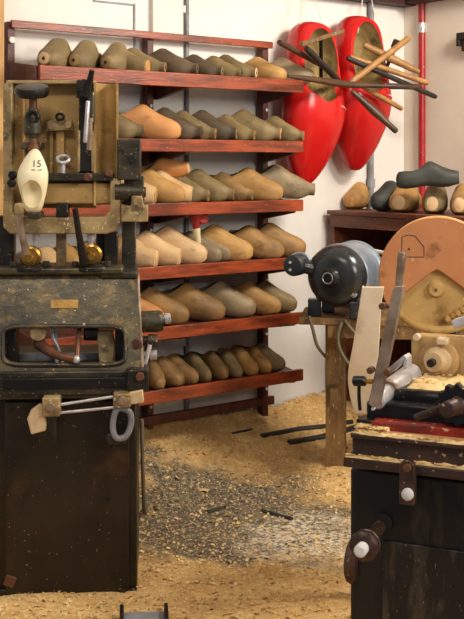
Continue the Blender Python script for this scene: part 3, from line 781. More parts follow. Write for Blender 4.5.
# sloping panel with window
yt, yb_ = .075, -.03
def PP(px, py):
    f = (py - 272) / (374 - 272); y = yt + (yb_ - yt) * f
    return LM.p(px, py, y)
N_ = 64
def rr(x0, y0, x1, y1, r, n=N_):
    """rounded rectangle outline in picture units sampled at equal angles around its middle"""
    cx, cy = (x0 + x1) / 2, (y0 + y1) / 2; out = []
    hx, hy = (x1 - x0) / 2, (y1 - y0) / 2
    for i in range(n):
        a = 2 * PI * i / n; dx, dy = math.cos(a) * hx, math.sin(a) * hy
        k = 1 / (abs(math.cos(a)) ** r + abs(math.sin(a)) ** r) ** (1 / r)
        out.append((cx + dx * k, cy + dy * k))
    return out
outer = []
for (x, y) in rr(0, 0, 1, 1, 60):
    xl = -6; xr = 137 + (142 - 137) * y
    outer.append((xl + (xr - xl) * x, 273 + 101 * y))
inner = rr(4, 327, 124, 364, 7)
mb = MB(); mb.ringplate([PP(*q) for q in outer], [PP(*q) for q in inner], (0, .022, 0)); mb.build('sloping_panel', M['ironp'], lm)
mb = MB(); mb.tube([PP(*q) + Vector((0, -.002, 0)) for q in rr(3, 326, 125.5, 365, 7)], .006, 8, closed=True); mb.build('window_rim', M['iron'], lm)
mb = MB(); mb.prism([PP(51, 300) + Vector((0, -.003, .001)), PP(78, 300) + Vector((0, -.003, .001)), PP(78, 308) + Vector((0, -.003, 0)), PP(51, 308) + Vector((0, -.003, 0))], (0, .004, 0)); mb.build('brass_plate', M['plaque'], lm)
mb = MB(); mb.prism([PP(137, 274), PP(142, 373), LP(143, 373, .20), LP(137, 274, .20)], (.006, 0, 0)); mb.build('side_plate', M['steeld'], lm, .001)
for (x, y, r) in ((137, 343, .014), (84, 324, .004), (64, 322, .003)):
    p = PP(x, y); mb = MB(); mb.hexn(p, p + Vector((0, -.012, 0)), r); mb.build('bolt', M['rust'] if r > .01 else M['steel'], lm, .001)
# deck on top of panel
mb = MB(); a = LP(-6, 268, .06); b = LP(123, 274, .06); mb.box(((a.x + b.x) / 2, .14, (a.z + b.z) / 2), (b.x - a.x, .18, abs(a.z - b.z))); mb.build('deck', M['ironp'], lm, .006)
mb = MB(); a = LP(100, 268, .06); b = LP(138, 275, .06); mb.box(((a.x + b.x) / 2, .14, (a.z + b.z) / 2 - .01), (b.x - a.x, .16, .02)); mb.build('deck', M['iron'], lm, .006)
# what shows inside the window
p = LP(40, 333, .06); mb = MB(); mb.tube([LP(38, 330, .07), LP(40, 345, .05), LP(50, 352, .0), LP(62, 357, -.02), LP(75, 359, -.03)], [.016, .017, .013, .011, .010], 12)
mb.build('crank_lever', M['rust'], lm)
p = LP(76, 359.5, -.03); mb = MB(); mb.bm.free(); mb.bm = ellipsoid(p, (.011, .011, .011), 14); [setattr(f, 'smooth', True) for f in mb.bm.faces]; mb.build('lever_ball', M['steel'], lm)
mb = MB(); mb.cyl(LP(38, 333, .03), LP(38, 333, .10), .022); mb.build('crank_hub', M['tan2'], lm, .002)
mb = MB(); mb.cyl(LP(79, 328, .05), LP(77, 357, .0), .007); mb.build('thin_lever', M['rust'], lm)
mb = MB(); mb.tube([LP(52, 326, .09), LP(53, 338, .09), LP(57, 345, .09), LP(63, 362, .09)], .005, 8); mb.tube([LP(55, 326, .1), LP(57, 350, .1), LP(57, 366, .1)], .0055, 8); mb.build('inner_wires', M['steel'], lm)
lpoly('bearing_bracket', M['tan2'], [(95, 331), (112, 331), (115, 345), (113, 363), (99, 363), (98, 345)], .06, .03)
mb = MB(); mb.cyl(LP(84, 332, .07), LP(98, 332, .07), .024); mb.build('shaft_drum', M['dark'], lm, .003)
mb = MB(); mb.cyl(LP(-6, 358, .13), LP(105, 357, .13), .014); mb.build('cross_shaft', M['greypipe'], lm)
lrect('inner_post', M['dark'], 4, 326, 16, 366, .05, .12)
lrect('inner_post', M['dark'], 115, 326, 124, 366, .05, .12)
# right hand fittings beside the panel
mb = MB(); mb.lathe(LP(139, 322, .09), LP(163, 321, .09), [(0, .030), (.85, .031), (1, .026)]); mb.build('side_drum', M['iron'], lm)
mb = MB(); mb.lathe(LP(162, 319, .09), LP(171, 318, .09), [(0, .010), (.3, .008), (.35, .016), (.9, .015), (1, .010)]); mb.build('side_knob', M['steel'], lm)
mb = MB(); mb.lathe(LP(141, 341, .07), LP(158, 341, .07), [(0, .014), (.4, .014), (.42, .020), (1, .018)]); mb.build('side_nut', M['iron'], lm)
mb = MB(); mb.lathe(LP(143, 355, .07), LP(157, 355, .07), [(0, .010), (.5, .010), (.52, .015), (1, .014)]); mb.build('side_nut', M['steel'], lm)
mb = MB(); mb.cyl(LP(144, 368, .03), LP(150, 345, .03), .006); mb.build('side_link', M['steel'], lm)
# posts up from the deck
lrect('column', M['iron'], 122, 218, 136, 330, .16, .20)
lrect('column', M['dark'], 104, 232, 118, 270, .15, .20)
lrect('centre_bar', M['tan2'], 56, 230, 66, 272, .12, .14)
lrect('column', M['dark'], -6, 216, 14, 272, .14, .19)
lrect('column', M['dark'], 96, 232, 104, 262, .17, .19)
# upper tray: frame
fy, fb = .06, .13
def U(): 
    return [(3, 84), (12, 80), (12, 212), (18, 217), (104, 217), (110, 211), (110, 178), (120, 178), (121, 222), (115, 231), (107, 234), (10, 234), (3, 227)]
mb = MB(); mb.prism([LP(x, y, fy) for x, y in U()], (0, fb - fy, 0)); mb.build('tray_frame', M['tan2'], lm, .004)
lrect('tray_back', M['tan'], 10, 82, 96, 208, fb, fb + .012)
lrect('tray_rib', M['tan'], 22, 83, 25, 176, fb - .02, fb)
lrect('tray_rib', M['tan'], 49, 128, 53, 176, fb - .015, fb)
lrect('tray_strap', M['tan'], 56, 130, 64, 176, fb - .022, fb)
lrect('tray_top_lip', M['tan2'], 6, 80, 96, 84, fy + .02, fb + .012)
lrect('cross_rail', M['iron'], 42, 173, 113, 181, fy - .005, fb, .003)
lrect('cross_bar', M['tan'], 24, 183, 112, 204, fy + .02, fb, .006)
lrect('tray_block', M['dark'], 56, 203, 68, 218, fy, fb)
# half pipe trough on the right
mb = MB(); ra, rb = [], []
cx0, cx1 = LP(97, 83, fb).x, LP(117, 83, fb).x; zt, zb2 = LP(0, 83, fb).z, LP(0, 205, fb).z
w_ = (cx1 - cx0) / 2; mid = (cx0 + cx1) / 2
for i in range(15):
    a = PI * i / 14
    ra.append((mid - math.cos(a) * w_, fb - .055 + math.sin(a) * .065)); 
for i in range(14, -1, -1):
    a = PI * i / 14
    rb.append((mid - math.cos(a) * (w_ + .006), fb - .055 + math.sin(a) * .073))
mb.prism([(x, y, zt) for x, y in ra + rb], (0, 0, zb2 - zt)); mb.build('trough', M['tan'], lm)
# pattern holder: hand wheel, spindle, forks
sx = 33
mb = MB(); p = LP(32, 91, .0)
mb.lathe(p + Vector((0, .004, -.013)), p + Vector((0, -.004, .013)), [(0, .018), (.02, .036), (.0, .038), (.05, .044), (.5, .048), (.95, .044), (1, .036), (1, .0)], 32)
hw = mb.build('hand_wheel', M['dark'], lm)
mb = MB(); mb.lathe(LP(33, 92, .0), LP(33, 110, .0), [(0, .016), (.1, .012), (1, .011)]); mb.build('spindle', M['rust'], lm)
mb = MB(); mb.lathe(LP(33, 108, .0), LP(33, 138, .0), [(0, .012), (.12, .017), (.35, .018), (.4, .024), (.85, .024), (.9, .018), (1, .016)]); mb.build('spindle_sleeve', M['iron'], lm)
p = LP(33, 117, -.02); mb = MB(); mb.tube([p + Vector((math.cos(i * PI / 8) * .014, 0, math.sin(i * PI / 8) * .014)) for i in range(16)], .005, 8, closed=True); mb.build('eye_bolt', M['dark'], lm)
mb = MB(); mb.lathe(LP(33, 137, .0), LP(34, 150, .0), [(0, .013), (.6, .012), (.62, .015), (1, .015)]); mb.build('chuck', M['rust'], lm)
mb = MB(); mb.box(LP(33, 146, .06), (.055, .12, .02)); mb.build('spindle_arm', M['iron'], lm, .003)
mb = MB(); mb.box(LP(33, 122, .06), (.03, .12, .05)); mb.build('spindle_arm', M['iron'], lm, .003)
mb = MB(); mb.box(LP(36, 215, .02), (.034, .10, .016)); mb.build('clog_rest', M['iron'], lm, .003)
# white pattern clog held toe up in front
mb = MB(); mb.loft(clog_rings('round', N=40, bend=.003, sec=PSEC))
o = mb.build('wooden_shoe', M['cream']); carve(o, ellipsoid((.084, .002, .088), (.066, .0315, .060), n=32, tilt=R(-9)), M['cream'])
a = LP(33, 149, -.01); b = LP(33, 213, -.01); s_ = (a.z - b.z) / .289
x = Vector((0, 0, 1)); z = Vector((0, -1, 0)); y = z.cross(x)
Mx = Matrix((x, y, z)).transposed().to_4x4()
o.matrix_world = Matrix.Translation(LM.w((a.x, .004, b.z))) @ Matrix.Rotation(LM.yaw, 4, 'Z') @ Matrix.Rotation(R(2), 4, 'Y') @ Mx @ Matrix.Diagonal((s_, s_ * 1.5, s_ * 1.0, 1))
tag(o, 'cream white pattern clog clamped toe up in the upper left machine', 'wooden shoe')
# number stamped on the pattern clog
tx = bpy.data.curves.new('stamped_number', 'FONT'); tx.body = '15'; tx.size = .026; tx.align_x = 'CENTER'; tx.extrude = .0004
to = bpy.data.objects.new('stamped_number', tx); C.objects.link(to); bpy.context.view_layer.update()
me = bpy.data.meshes.new_from_object(to.evaluated_get(bpy.context.evaluated_depsgraph_get())); bpy.data.objects.remove(to)
me.materials.clear(); me.materials.append(M['ink'])
bm = bmesh.new(); bm.from_mesh(me)
NUM = bm  # wrapped onto the clog's instep
cm = o.matrix_world.copy(); inv = cm.inverted()
from mathutils.bvhtree import BVHTree
bv = BVHTree.FromPolygons([cm @ v.co for v in o.data.vertices], [p.vertices[:] for p in o.data.polygons])
c_ = LM.w(LP(34, 167, -.1))
for (dx, dz, w__) in ((-.013, -.008, .010), (.004, -.008, .011)):
    bmesh.ops.create_cube(bm, size=1, matrix=Matrix.Translation((dx + .005, dz, 0)) @ Matrix.Diagonal((w__, .0022, .0008, 1)))
bmesh.ops.subdivide_edges(bm, edges=[e for e in bm.edges if e.calc_length() > .006], cuts=3)
for v in bm.verts:
    q = c_ + LM.ex * v.co.x + Vector((0, 0, v.co.y)); hit = bv.ray_cast(q, LM.ey)
    v.co = inv @ ((hit[0] if hit[0] else q + LM.ey * .09) - LM.ey * (.0006 + v.co.z))
bm.to_mesh(me); bm.free()
no = bpy.data.objects.new('stamped_number', me); C.objects.link(no); no.parent = o
# small bracket with two bolts, eye ring
lpoly('bracket_plate', M['tan2'], [(46, 122), (58, 117), (72, 119), (73, 130), (46, 131)], fb - .035, .02)
for (x, y) in ((51, 126), (68, 125)):
    p = LP(x, y, fb - .035); mb = MB(); mb.cyl(p, p + Vector((0, -.010, 0)), .010); mb.build('bracket_bolt', M['tan2'], lm, .001)
p = LP(60, 117, fb - .05); mb = MB(); mb.tube([p + Vector((math.cos(i * PI / 8) * .010, 0, math.sin(i * PI / 8) * .009)) for i in range(16)], .004, 8, closed=True); mb.build('small_ring', M['dark'], lm)
p = LP(63, 159, fb - .05); mb = MB(); mb.tube([p + Vector((math.cos(i * PI / 8) * .017, math.sin(i * PI / 8) * .012, math.sin(i * PI / 8) * .010)) for i in range(16)], .0045, 8, closed=True); mb.cyl(LP(63, 163, fb - .05), LP(63, 176, fb - .05), .007); mb.build('eye_ring', M['steel'], lm)
# slotted guide with two bright rods
lrect('slot_guide', M['dark'], 79, 84, 92, 172, fb - .05, fb, .003)
lrect('slot_guide_edge', M['tan2'], 77, 130, 80, 172, fb - .055, fb)
lrect('slot_guide_edge', M['tan2'], 91, 130, 95, 172, fb - .055, fb)
mb = MB(); mb.tube([LP(84, 96, .0), LP(90, 80, -.01), LP(92, 70, -.02)], [.012, .009, .007], 10); mb.build('dark_lever', M['dark'], lm)
mb = MB(); mb.cyl(LP(84, 86, .05), LP(84, 86, -.01), .02, n=8); mb.cyl(LP(82, 80, .02), LP(82, 98, .02), .015); mb.build('lever_pivot', M['dark'], lm, .002)
mb = MB(); mb.lathe(LP(88, 101, -.01), LP(85, 143, .0), [(0, .005), (.02, .006), (.98, .006), (1, .003)]); mb.build('guide_rod', M['steel'], lm)
mb = MB(); mb.lathe(LP(90, 118, .0), LP(89, 150, .01), [(0, .009), (.1, .009), (.12, .0075), (1, .0075)]); mb.build('guide_rod', M['steeld'], lm)
mb = MB(); mb.box(LP(91, 108, .03), (.02, .05, .09)); mb.build('rod_holder', M['iron'], lm, .004)
# knobs on the rail
for (x, y) in ((109, 173), (88, 177), (13, 175), (12, 183)):
    p = LP(x, y, fy - .01); mb = MB(); mb.lathe(p, p + Vector((0, -.025, .0)), [(0, .012), (.5, .012), (.55, .009), (1, .009)]); mb.build('rail_bolt', M['rust'] if x > 50 else M['dark'], lm, .001)
for (x, y) in ((36, 237), (91, 238)):
    p = LP(x, y - 4, .09); mb = MB(); mb.hexn(p, p + Vector((0, 0, -.02)), .012); mb.cyl(p + Vector((0, 0, -.02)), p + Vector((0, 0, -.036)), .008); mb.build('frame_bolt', M['steel'], lm, .001)
# right hinge column
lrect('hinge_column', M['iron'], 117, 139, 141, 180, .05, .12, .004)
mb = MB(); mb.lathe(LP(115, 192, .07), LP(146, 192, .07), [(0, .024), (.45, .024), (.47, .021), (.9, .021), (.92, .015), (1, .014)]); mb.build('hinge_pin', M['iron'], lm)
lrect('hinge_block', M['tan2'], 121, 206, 148, 222, .02, .12, .004)
lrect('hinge_column', M['iron'], 124, 176, 144, 212, .09, .14, .003)
lpoly('hinge_cap', M['tan2'], [(132, 196), (142, 196), (145, 212), (130, 212)], .02, .05)
for (x, y, r) in ((138, 201, .014), (132, 159, .013), (122, 150, .006)):
    p = LP(x, y, .02 if y > 190 else .045); mb = MB(); mb.hexn(p, p + Vector((0, -.014, 0)), r); mb.build('hinge_nut', M['tan2'] if y > 190 else M['dark'], lm, .001)
# brass knobs with flanges and hand levers on the deck
for (kx, ky) in ((31, 258), (92, 256)):
    zt = LP(kx, 268, .10).z
    c0 = LP(kx, ky, .10)
    mb = MB(); mb.lathe((c0.x, .10, zt - .005), (c0.x, .10, zt + .012), [(0, .060), (.6, .060), (1, .050)], 32); mb.build('flange', M['dark'], lm, .002)
    for s in (-1, 1):
        mb = MB(); mb.hexn((c0.x + s * .045, .07, zt + .008), (c0.x + s * .045, .07, zt + .022), .010); mb.build('flange_bolt', M['iron'], lm, .001)
    mb = MB(); mb.cyl((c0.x, .10, zt + .01), (c0.x, .10, zt + .03), .026); mb.build('knob_neck', M['dark'], lm)
    mb = MB(); mb.lathe((c0.x, .115, c0.z + .006), (c0.x, .055, c0.z + .002), [(0, .020), (.2, .030), (.55, .030), (.6, .024), (.8, .022), (.82, .012), (1, .010), (1, .004)], 28); mb.build('brass_knob', M['brass'], lm)
mb = MB(); mb.tube([LP(20, 208, .02), LP(21, 230, .03), LP(26, 254, .05)], [.010, .009, .011], 12); mb.build('hand_lever', M['steeld'], lm)
mb = MB(); mb.lathe(LP(18.5, 203, .02), LP(19.5, 214, .02), [(0, .008), (.2, .013), (.8, .013), (1, .010)], 12); mb.build('lever_grip', M['tan2'], lm)
mb = MB(); mb.tube([LP(75, 209, .0), LP(79, 235, .02), LP(84, 264, .05)], [.008, .009, .013], 12); mb.build('hand_lever', M['dark'], lm)
# linkage hanging from the ledge
def ring_spl(P, n=5):
    out = []; m = len(P)
    for i in range(m):
        a, b, c_, d_ = P[i - 1], P[i], P[(i + 1) % m], P[(i + 2) % m]
        for k in range(n):
            f = k / n; out.append(.5 * ((2 * b) + (c_ - a) * f + (2 * a - 5 * b + 4 * c_ - d_) * f * f + (3 * b - a - 3 * c_ + d_) * f ** 3))
    return out
lk = LM.root('clamp_linkage', 'steel linkage rods with pale wooden paddle and slotted ring hanging from the machine ledge', 'linkage', at=(0, 0, 0))
def kp(px, py, y=-.075): return LM.p(px, py, y)
mb = MB(); mb.cyl(kp(58, 405), kp(118, 396), .004); mb.build('rod', M['steel'], lk)
mb = MB(); mb.cyl(kp(58, 413), kp(118, 407), .004); mb.build('rod', M['steel'], lk)
for (x0, y0, x1, y1) in ((42, 398, 60, 417), (113, 394, 131, 408)):
    mb = MB(); LM.rect(mb, x0, y0, x1, y1, -.09, -.04); mb.build('clamp_block', M['tan2'], lk, .004)
    p = kp((x0 + x1) / 2, (y0 + y1) / 2 - 1, -.09); mb = MB(); mb.hexn(p, p + Vector((0, -.012, 0)), .012); mb.build('nut', M['steeld'], lk, .001)
mb = MB(); mb.prism([kp(40, 404), kp(44, 408), kp(47, 424), kp(46, 431), kp(31, 435), kp(27, 419), kp(31, 410)], (0, .02, 0)); mb.build('wooden_paddle', M['paleblk'], lk, .004)
mb = MB(); mb.prism([kp(128, 393), kp(143, 390), kp(144, 403), kp(129, 405)], (0, .03, 0)); mb.build('wooden_block', M['paleblk'], lk, .003)
mb = MB(); mb.lathe(kp(52, 414), kp(54, 444), [(0, .012), (.75, .012), (.78, .007), (1, .006)], 12); mb.build('hanging_bolt', M['dark'], lk)
mb = MB(); pts = [(124, 409), (130, 413), (131, 424), (126, 436), (117, 438), (113, 430), (114, 416), (118, 409)]
mb.tube(ring_spl([kp(*q) for q in pts]), .0085, 10, closed=True); mb.build('slotted_ring', M['greypipe'], lk)
mb = MB(); mb.tube([kp(128, 432, -.06), kp(122, 441, -.06), kp(110, 441, -.06), kp(106, 434, -.06)], [.008, .013, .014, .008], 10); mb.build('hook', M['dark'], lk)

# ------------------------------------------------------------------ motor bench
BZ = 1.2 - (314 - HORIZON) * 3.98 / FPX
BF = Frame((302 - 232) / FPX * 3.9, 3.9, -8)
bn = BF.root('motor_bench', 'dusty wooden bench with plank legs carrying the electric motor', 'bench', at=(0, 0, 0))
mb = MB(); mb.box((.30, .13, BZ - .012), (.62, .30, .024)); mb.build('bench_top', M['benchw'], bn, .003)
mb = MB(); mb.box((.34, -.005, BZ - .045), (.5, .02, .05)); mb.build('apron', M['benchw'], bn, .002)
a = BF.p(326, 318, .03); b = BF.p(346, 440, .03)
a = BF.p(326, 318, .17)
for (x, y) in ((a.x + .035, .17), (a.x + .035, .26), (.56, .17), (.56, .26)):
    mb = MB(); mb.box((x, y, (BZ - .02) / 2 + .01), (.072, .028, BZ - .04)); mb.build('leg', M['benchw'], bn, .002)
mb = MB(); mb.box((a.x + .035, .14, .36), (.03, .22, .06)); mb.build('stretcher', M['benchw'], bn, .002)
mb = MB(); p = BF.p(337, 397, .152); mb.box(p, (.022, .03, .016)); mb.build('leg_bolt', M['tan2'], bn, .003)
# electric motor, axis pointing left and toward the viewer
mroot = BF.root('electric_motor', 'glossy black and grey round electric motor on the bench', 'motor', at=(0, 0, 0))
fc = BF.p(333, 277, -.02)                       # centre of the near end bell
ax = Vector((math.sin(R(21)), math.cos(R(21)), 0.02)).normalized()   # from the face going back
RM_ = .110
def mp(k, dx=0, dz=0):
    side = Vector((math.cos(R(21)), -math.sin(R(21)), 0)); return fc + ax * k + side * dx + Vector((0, 0, dz))
mb = MB(); mb.lathe(mp(-.03), mp(.05), [(0, .0), (0, .030), (.12, .034), (.14, .060), (.22, .082), (.4, .098), (.62, .107), (1, .109)], 48); mb.build('end_bell', M['motor'], mroot)
mb = MB(); mb.lathe(mp(.05), mp(.21), [(0, .109), (.02, .113), (.12, .113), (.14, .109), (.8, .109), (.82, .113), (.95, .113), (1, .104)], 48); mb.build('stator_housing', M['motorb'], mroot)
mb = MB(); mb.lathe(mp(.21), mp(.29), [(0, .104), (.4, .096), (.8, .06), (1, .03), (1, .0)], 40); mb.build('rear_bell', M['motor'], mroot)
mb = MB(); mb.cyl(mp(.28), mp(.36), .012); mb.build('shaft', M['steel'], mroot)
mb = MB(); mb.lathe(mp(-.042), mp(-.03), [(0, .0), (0, .026), (.6, .030), (1, .030)], 32); mb.build('bearing_cap', M['dark'], mroot)
mb = MB(); mb.tube([mp(-.043, math.cos(i * PI / 10) * .019 - .002, math.sin(i * PI / 10) * .019) for i in range(20)], .0022, 6, closed=True); mb.build('cap_ring', M['motorb'], mroot)
for i, a in enumerate((52, 142, 232, 322)):
    q = mp(.012, math.cos(R(a)) * .090, math.sin(R(a)) * .090)
    mb = MB(); mb.lathe(q, q - ax * .014, [(0, .016), (.5, .014), (.52, .009), (1, .008)], 14); mb.build('bell_lug', M['motor'] if i != 3 else M['steel'], mroot)
for a in (8, 98, 188, 278):
    mb = MB(); mb.tube([mp(-.018, math.cos(R(a)) * .055, math.sin(R(a)) * .055), mp(.006, math.cos(R(a)) * .085, math.sin(R(a)) * .085), mp(.03, math.cos(R(a)) * .103, math.sin(R(a)) * .103)], [.002, .003, .002], 6); mb.build('cast_rib', M['motor'], mroot)
for k in (.03, .15):
    for dx in (-.085, .075):
        p = mp(k, dx, -.105); mb = MB(); mb.box((p.x, p.y, (BZ + p.z + .02) / 2 + .001), (.045, .05, p.z + .02 - BZ)); mb.build('foot', M['motor'], mroot, .004)
# round switch box on the left of the motor
c0 = BF.p(296, 265, .0)
mb = MB(); mb.lathe(c0 + Vector((-.010, -.03, 0)), c0 + Vector((.012, .035, 0)), [(0, .0), (0, .034), (.1, .038), (.75, .038), (1, .037)], 32); mb.build('switch_box', M['motor'], mroot)
mb = MB(); q = [c0 + Vector((.010 + math.cos(R(a)) * .040, .025, math.sin(R(a)) * .040)) for a in range(-20, 150, 10)]; mb.tube(q, .005, 8); mb.build('box_rim', M['motorb'], mroot)
mb = MB(); mb.tube([c0 + Vector((.02, .0, -.005)), c0 + Vector((.05, .01, -.012)), c0 + Vector((.075, .02, -.012))], [.022, .024, .026], 14); mb.build('neck', M['motor'], mroot)
for dz in (.012, -.014):
    p = c0 + Vector((-.018, -.031, dz)); mb = MB(); mb.cyl(p, p + Vector((0, -.006, 0)), .005, n=8); mb.build('box_screw', M['steel'], mroot)
# cables below the bench
def spl(pts, n=8):
    P = [Vector(p) for p in pts]; P = [P[0]] + P + [P[-1]]; out = []
    for i in range(1, len(P) - 2):
        a, b, c_, d_ = P[i - 1:i + 3]
        for k in range(n):
            f = k / n; out.append(.5 * ((2 * b) + (c_ - a) * f + (2 * a - 5 * b + 4 * c_ - d_) * f * f + (3 * b - a - 3 * c_ + d_) * f ** 3))
    return out + [P[-1]]
mb = MB(); mb.tube(spl([BF.p(309, 316, -.03), BF.p(313, 330, -.03), BF.p(317, 345, -.02), BF.p(324, 355, .03), BF.p(328, 358, .07)]), .006, 8)
tag(BF.link(mb.build('cable', M['cable'])), 'grey cable looping down from the left end of the motor bench', 'cable')
mb = MB(); mb.tube(spl([BF.p(342, 322, -.03), BF.p(338, 335, -.035), BF.p(340, 350, -.035), BF.p(350, 365, -.03), BF.p(362, 372, -.02)]), .006, 8)
mb.tube(spl([BF.p(345, 320, -.03), BF.p(352, 330, -.035), BF.p(362, 338, -.03), BF.p(375, 345, -.02)]), .006, 8)
tag(BF.link(mb.build('cable', M['cable'])), 'pair of curling cables in front of the bench leg beside the guard plate', 'cable')

# ------------------------------------------------------------------ disc machine behind the lathe
DM = Frame((437 - 232) / FPX * 3.05, 3.05, -11)
dm = DM.root('disc_machine', 'round machine with orange disc cover and dusty tan wheel behind the lathe', 'machine', at=(0, 0, 0))
def DP(px, py, y=0.): return DM.p(px, py, y)
cc = DP(438, 275); rad = (DP(438, 216).z - DP(438, 333).z) / 2
# cover disc with the lower sector cut away
apex = DP(437, 270); la = DP(397, 300); ra_ = DP(480, 299)
def ang_of(p): return math.atan2(p.z - cc.z, p.x - cc.x)
a0 = ang_of(DP(389, 305)); a1 = ang_of(DP(487, 305))
pts = [apex + Vector((.010, 0, -.002)), apex + Vector((0, 0, .003)), apex + Vector((-.010, 0, -.002))]
a0 += 2 * PI if a0 < 0 else 0
n = 60
for i in range(n + 1):
    a = a0 + (a1 - a0) * i / n if a1 < a0 else a0 + (a1 - 2 * PI - a0) * i / n
    pts.append(Vector((cc.x + math.cos(a) * rad, 0, cc.z + math.sin(a) * rad)))
mb = MB(); mb.prism([p + Vector((0, -.02, 0)) for p in pts], (0, .02, 0)); mb.build('disc_cover', M['disc'], dm, .003)
mb = MB(); mb.lathe((cc.x, .0, cc.z), (cc.x, .05, cc.z), [(0, rad * .985), (.1, rad), (1, rad)], 64); mb.build('wheel', M['disctan'], dm)
mb = MB(); mb.tube([Vector((cc.x + math.cos(R(a)) * (rad - .010), -.004, cc.z + math.sin(R(a)) * (rad - .010))) for a in range(205, 336, 5)], .011, 10); mb.build('wheel_rim', M['disctan'], dm)
nt_ = DP(436, 289, -.0)
mb = MB(); mb.lathe(nt_, nt_ + Vector((0, -.022, 0)), [(0, .026), (.3, .022), (.35, .019), (1, .018)], 24); mb.build('hub_nut', M['disctan'], dm, .001)
mb = MB(); mb.cyl(nt_ + Vector((0, -.02, 0)), nt_ + Vector((0, -.026, 0)), .004, n=10); mb.build('hub_dimple', M['rust'], dm)
for i in range(5):
    p = DP(448 + i * 5, 319 - i * 3, -.006); mb = MB(); mb.lathe(p, p + Vector((0, -.014, 0)), [(0, .010), (.7, .009), (1, .005)], 10); mb.build('rim_stud', M['disctan'], dm)
# the five sided mark drawn on the cover
mk = [(402, 237), (408, 235), (415, 236), (424, 247), (424, 257), (401, 257), (402, 244)]
mb = MB(); mb.tube([DP(x, y, -.0205) for x, y in mk], .0012, 6, closed=True); mb.cyl(DP(409, 249, -.0195), DP(409, 249, -.022), .0028, n=10); mb.build('drawn_mark', M['ink'], dm)
# stand under the disc
mb = MB(); mb.box((cc.x + .01, .14, (cc.z - rad + .1) / 2), (.10, .10, cc.z - rad + .1)); mb.build('stand', M['iron'], dm, .01)
mb = MB(); mb.lathe((cc.x, .05, cc.z), (cc.x, .22, cc.z), [(0, .05), (1, .05)], 24); mb.build('axle_housing', M['tan2'], dm)
# light belt guard, curved sheet left of the disc
gd = [(383, 288), (377, 330), (374, 370), (373, 412), (355, 412), (350, 396), (348, 374), (353, 346), (359, 310), (362, 289)]
def sm(pts, n=6): return spl([Vector((x, y, 0)) for x, y in pts + pts[:1]], n)[:-1]
gm = DM.root('belt_guard', 'curved pale sheet metal belt guard between motor and disc', 'guard', at=(0, 0, 0))
left = spl([(362, 287, 0), (359, 308, 0), (353, 345, 0), (348, 374, 0), (350, 396, 0), (355, 414, 0)], 6)
right = spl([(384, 287, 0), (381, 308, 0), (379, 345, 0), (377, 374, 0), (377, 396, 0), (377, 414, 0)], 6)
mb = MB(); mb.prism([DP(v.x, v.y, -.16) for v in left] + [DP(v.x, v.y, -.16) for v in reversed(right)], (0, .015, 0)); mb.build('guard_plate', M['guard'], gm, .002)
mb = MB(); mb.loft([[DP(v.x, v.y, -.16), DP(v.x, v.y, -.16) + Vector((.003, 0, 0)), DP(v.x, v.y, -.16) + Vector((.003, .035, 0)), DP(v.x, v.y, -.16) + Vector((0, .035, 0))] for v in left]); mb.build('guard_edge', M['guard'], gm)
mb = MB(); q = DP(368, 414, -.12); mb.box((q.x, -.12, q.z / 2), (.05, .04, q.z)); mb.build('guard_foot', M['bearing'], gm, .002)

# ------------------------------------------------------------------ RIGHT MACHINE (lathe on black cabinet)
RMF = Frame((350 - 232) / FPX * 2.35, 2.35, -24)
rm = RMF.root('clog_lathe', 'low black lathe with red rail on a black cabinet at the lower right', 'machine', at=(0, 0, 0))
def RP(px, py, y=0.): return RMF.p(px, py, y)
def rbox(name, m, px0, py0, py1, n, f, x1=.62, bevel=.003, parent=rm):
    a = RP(px0, py0, n); b = RP(px0, py1, n)
    mb = MB(); mb.box(((a.x + x1) / 2, (n + f) / 2, (a.z + b.z) / 2), (x1 - a.x, f - n, a.z - b.z)); return mb.build(name, m, parent, bevel)
def slotted(): pass
xa = RP(350, 470).x; zt = RP(350, 470).z
mb = MB(); mb.box(((xa + .62) / 2, .22, (zt + .0) / 2 + .004), (.62 - xa, .44, zt - .0)); cabm = mb.build('cabinet_body', M['blackcab'], rm, .006)
zs = RP(385, 540).z
mb = MB(); mb.box(((RP(383, 540).x + .62) / 2, -.003, zs / 2 + .01), (.62 - RP(383, 540).x, .006, zs - .02)); mb.build('lower_panel', M['scuffed'], rm, .002)
rbox('lower_flange', M['bedbr'], 343, 457, 467, -.055, .02)
rbox('front_rail', M['bedbr'], 352, 437, 464, -.045, .05)
rbox('top_flange', M['bedbr'], 350, 433, 438, -.055, .05)
rbox('wood_strip', M['strip'], 375, 432, 438, -.035, .0)
rbox('rail_notch', M['bed'], 356, 419, 434, .0, .05)
rbox('red_rail', M['redbar'], 371, 421, 434, -.012, .03)
rbox('bed', M['bed'], 366, 401, 425, .03, .30, bevel=.006)
rbox('bed_hump', M['bed'], 392, 389, 412, .07, .28, bevel=.012)
# link plate with bolts
a = RP(401, 458, -.06); b = RP(416, 504, -.06)
mb = MB(); o_ = []
cxm = (a.x + b.x) / 2; r_ = (b.x - a.x) / 2
for i in range(13): o_.append(Vector((cxm + math.cos(PI * i / 12) * r_, -.075, a.z - r_ + math.sin(PI * i / 12) * r_)))
o_ += [Vector((a.x, -.075, b.z)), Vector((b.x, -.075, b.z))]
mb.prism(o_, (0, .020, 0)); mb.build('link_plate', M['rustd'], rm, .002)
p = RP(408, 467, -.075); mb = MB(); mb.hexn(p, p + Vector((0, -.012, 0)), .009); mb.build('link_bolt', M['rust'], rm, .001)
p = RP(408, 494, -.075); mb = MB(); mb.lathe(p, p + Vector((0, -.010, 0)), [(0, .0125), (.7, .012), (1, .007)], 16); mb.build('link_bolt', M['white'], rm)
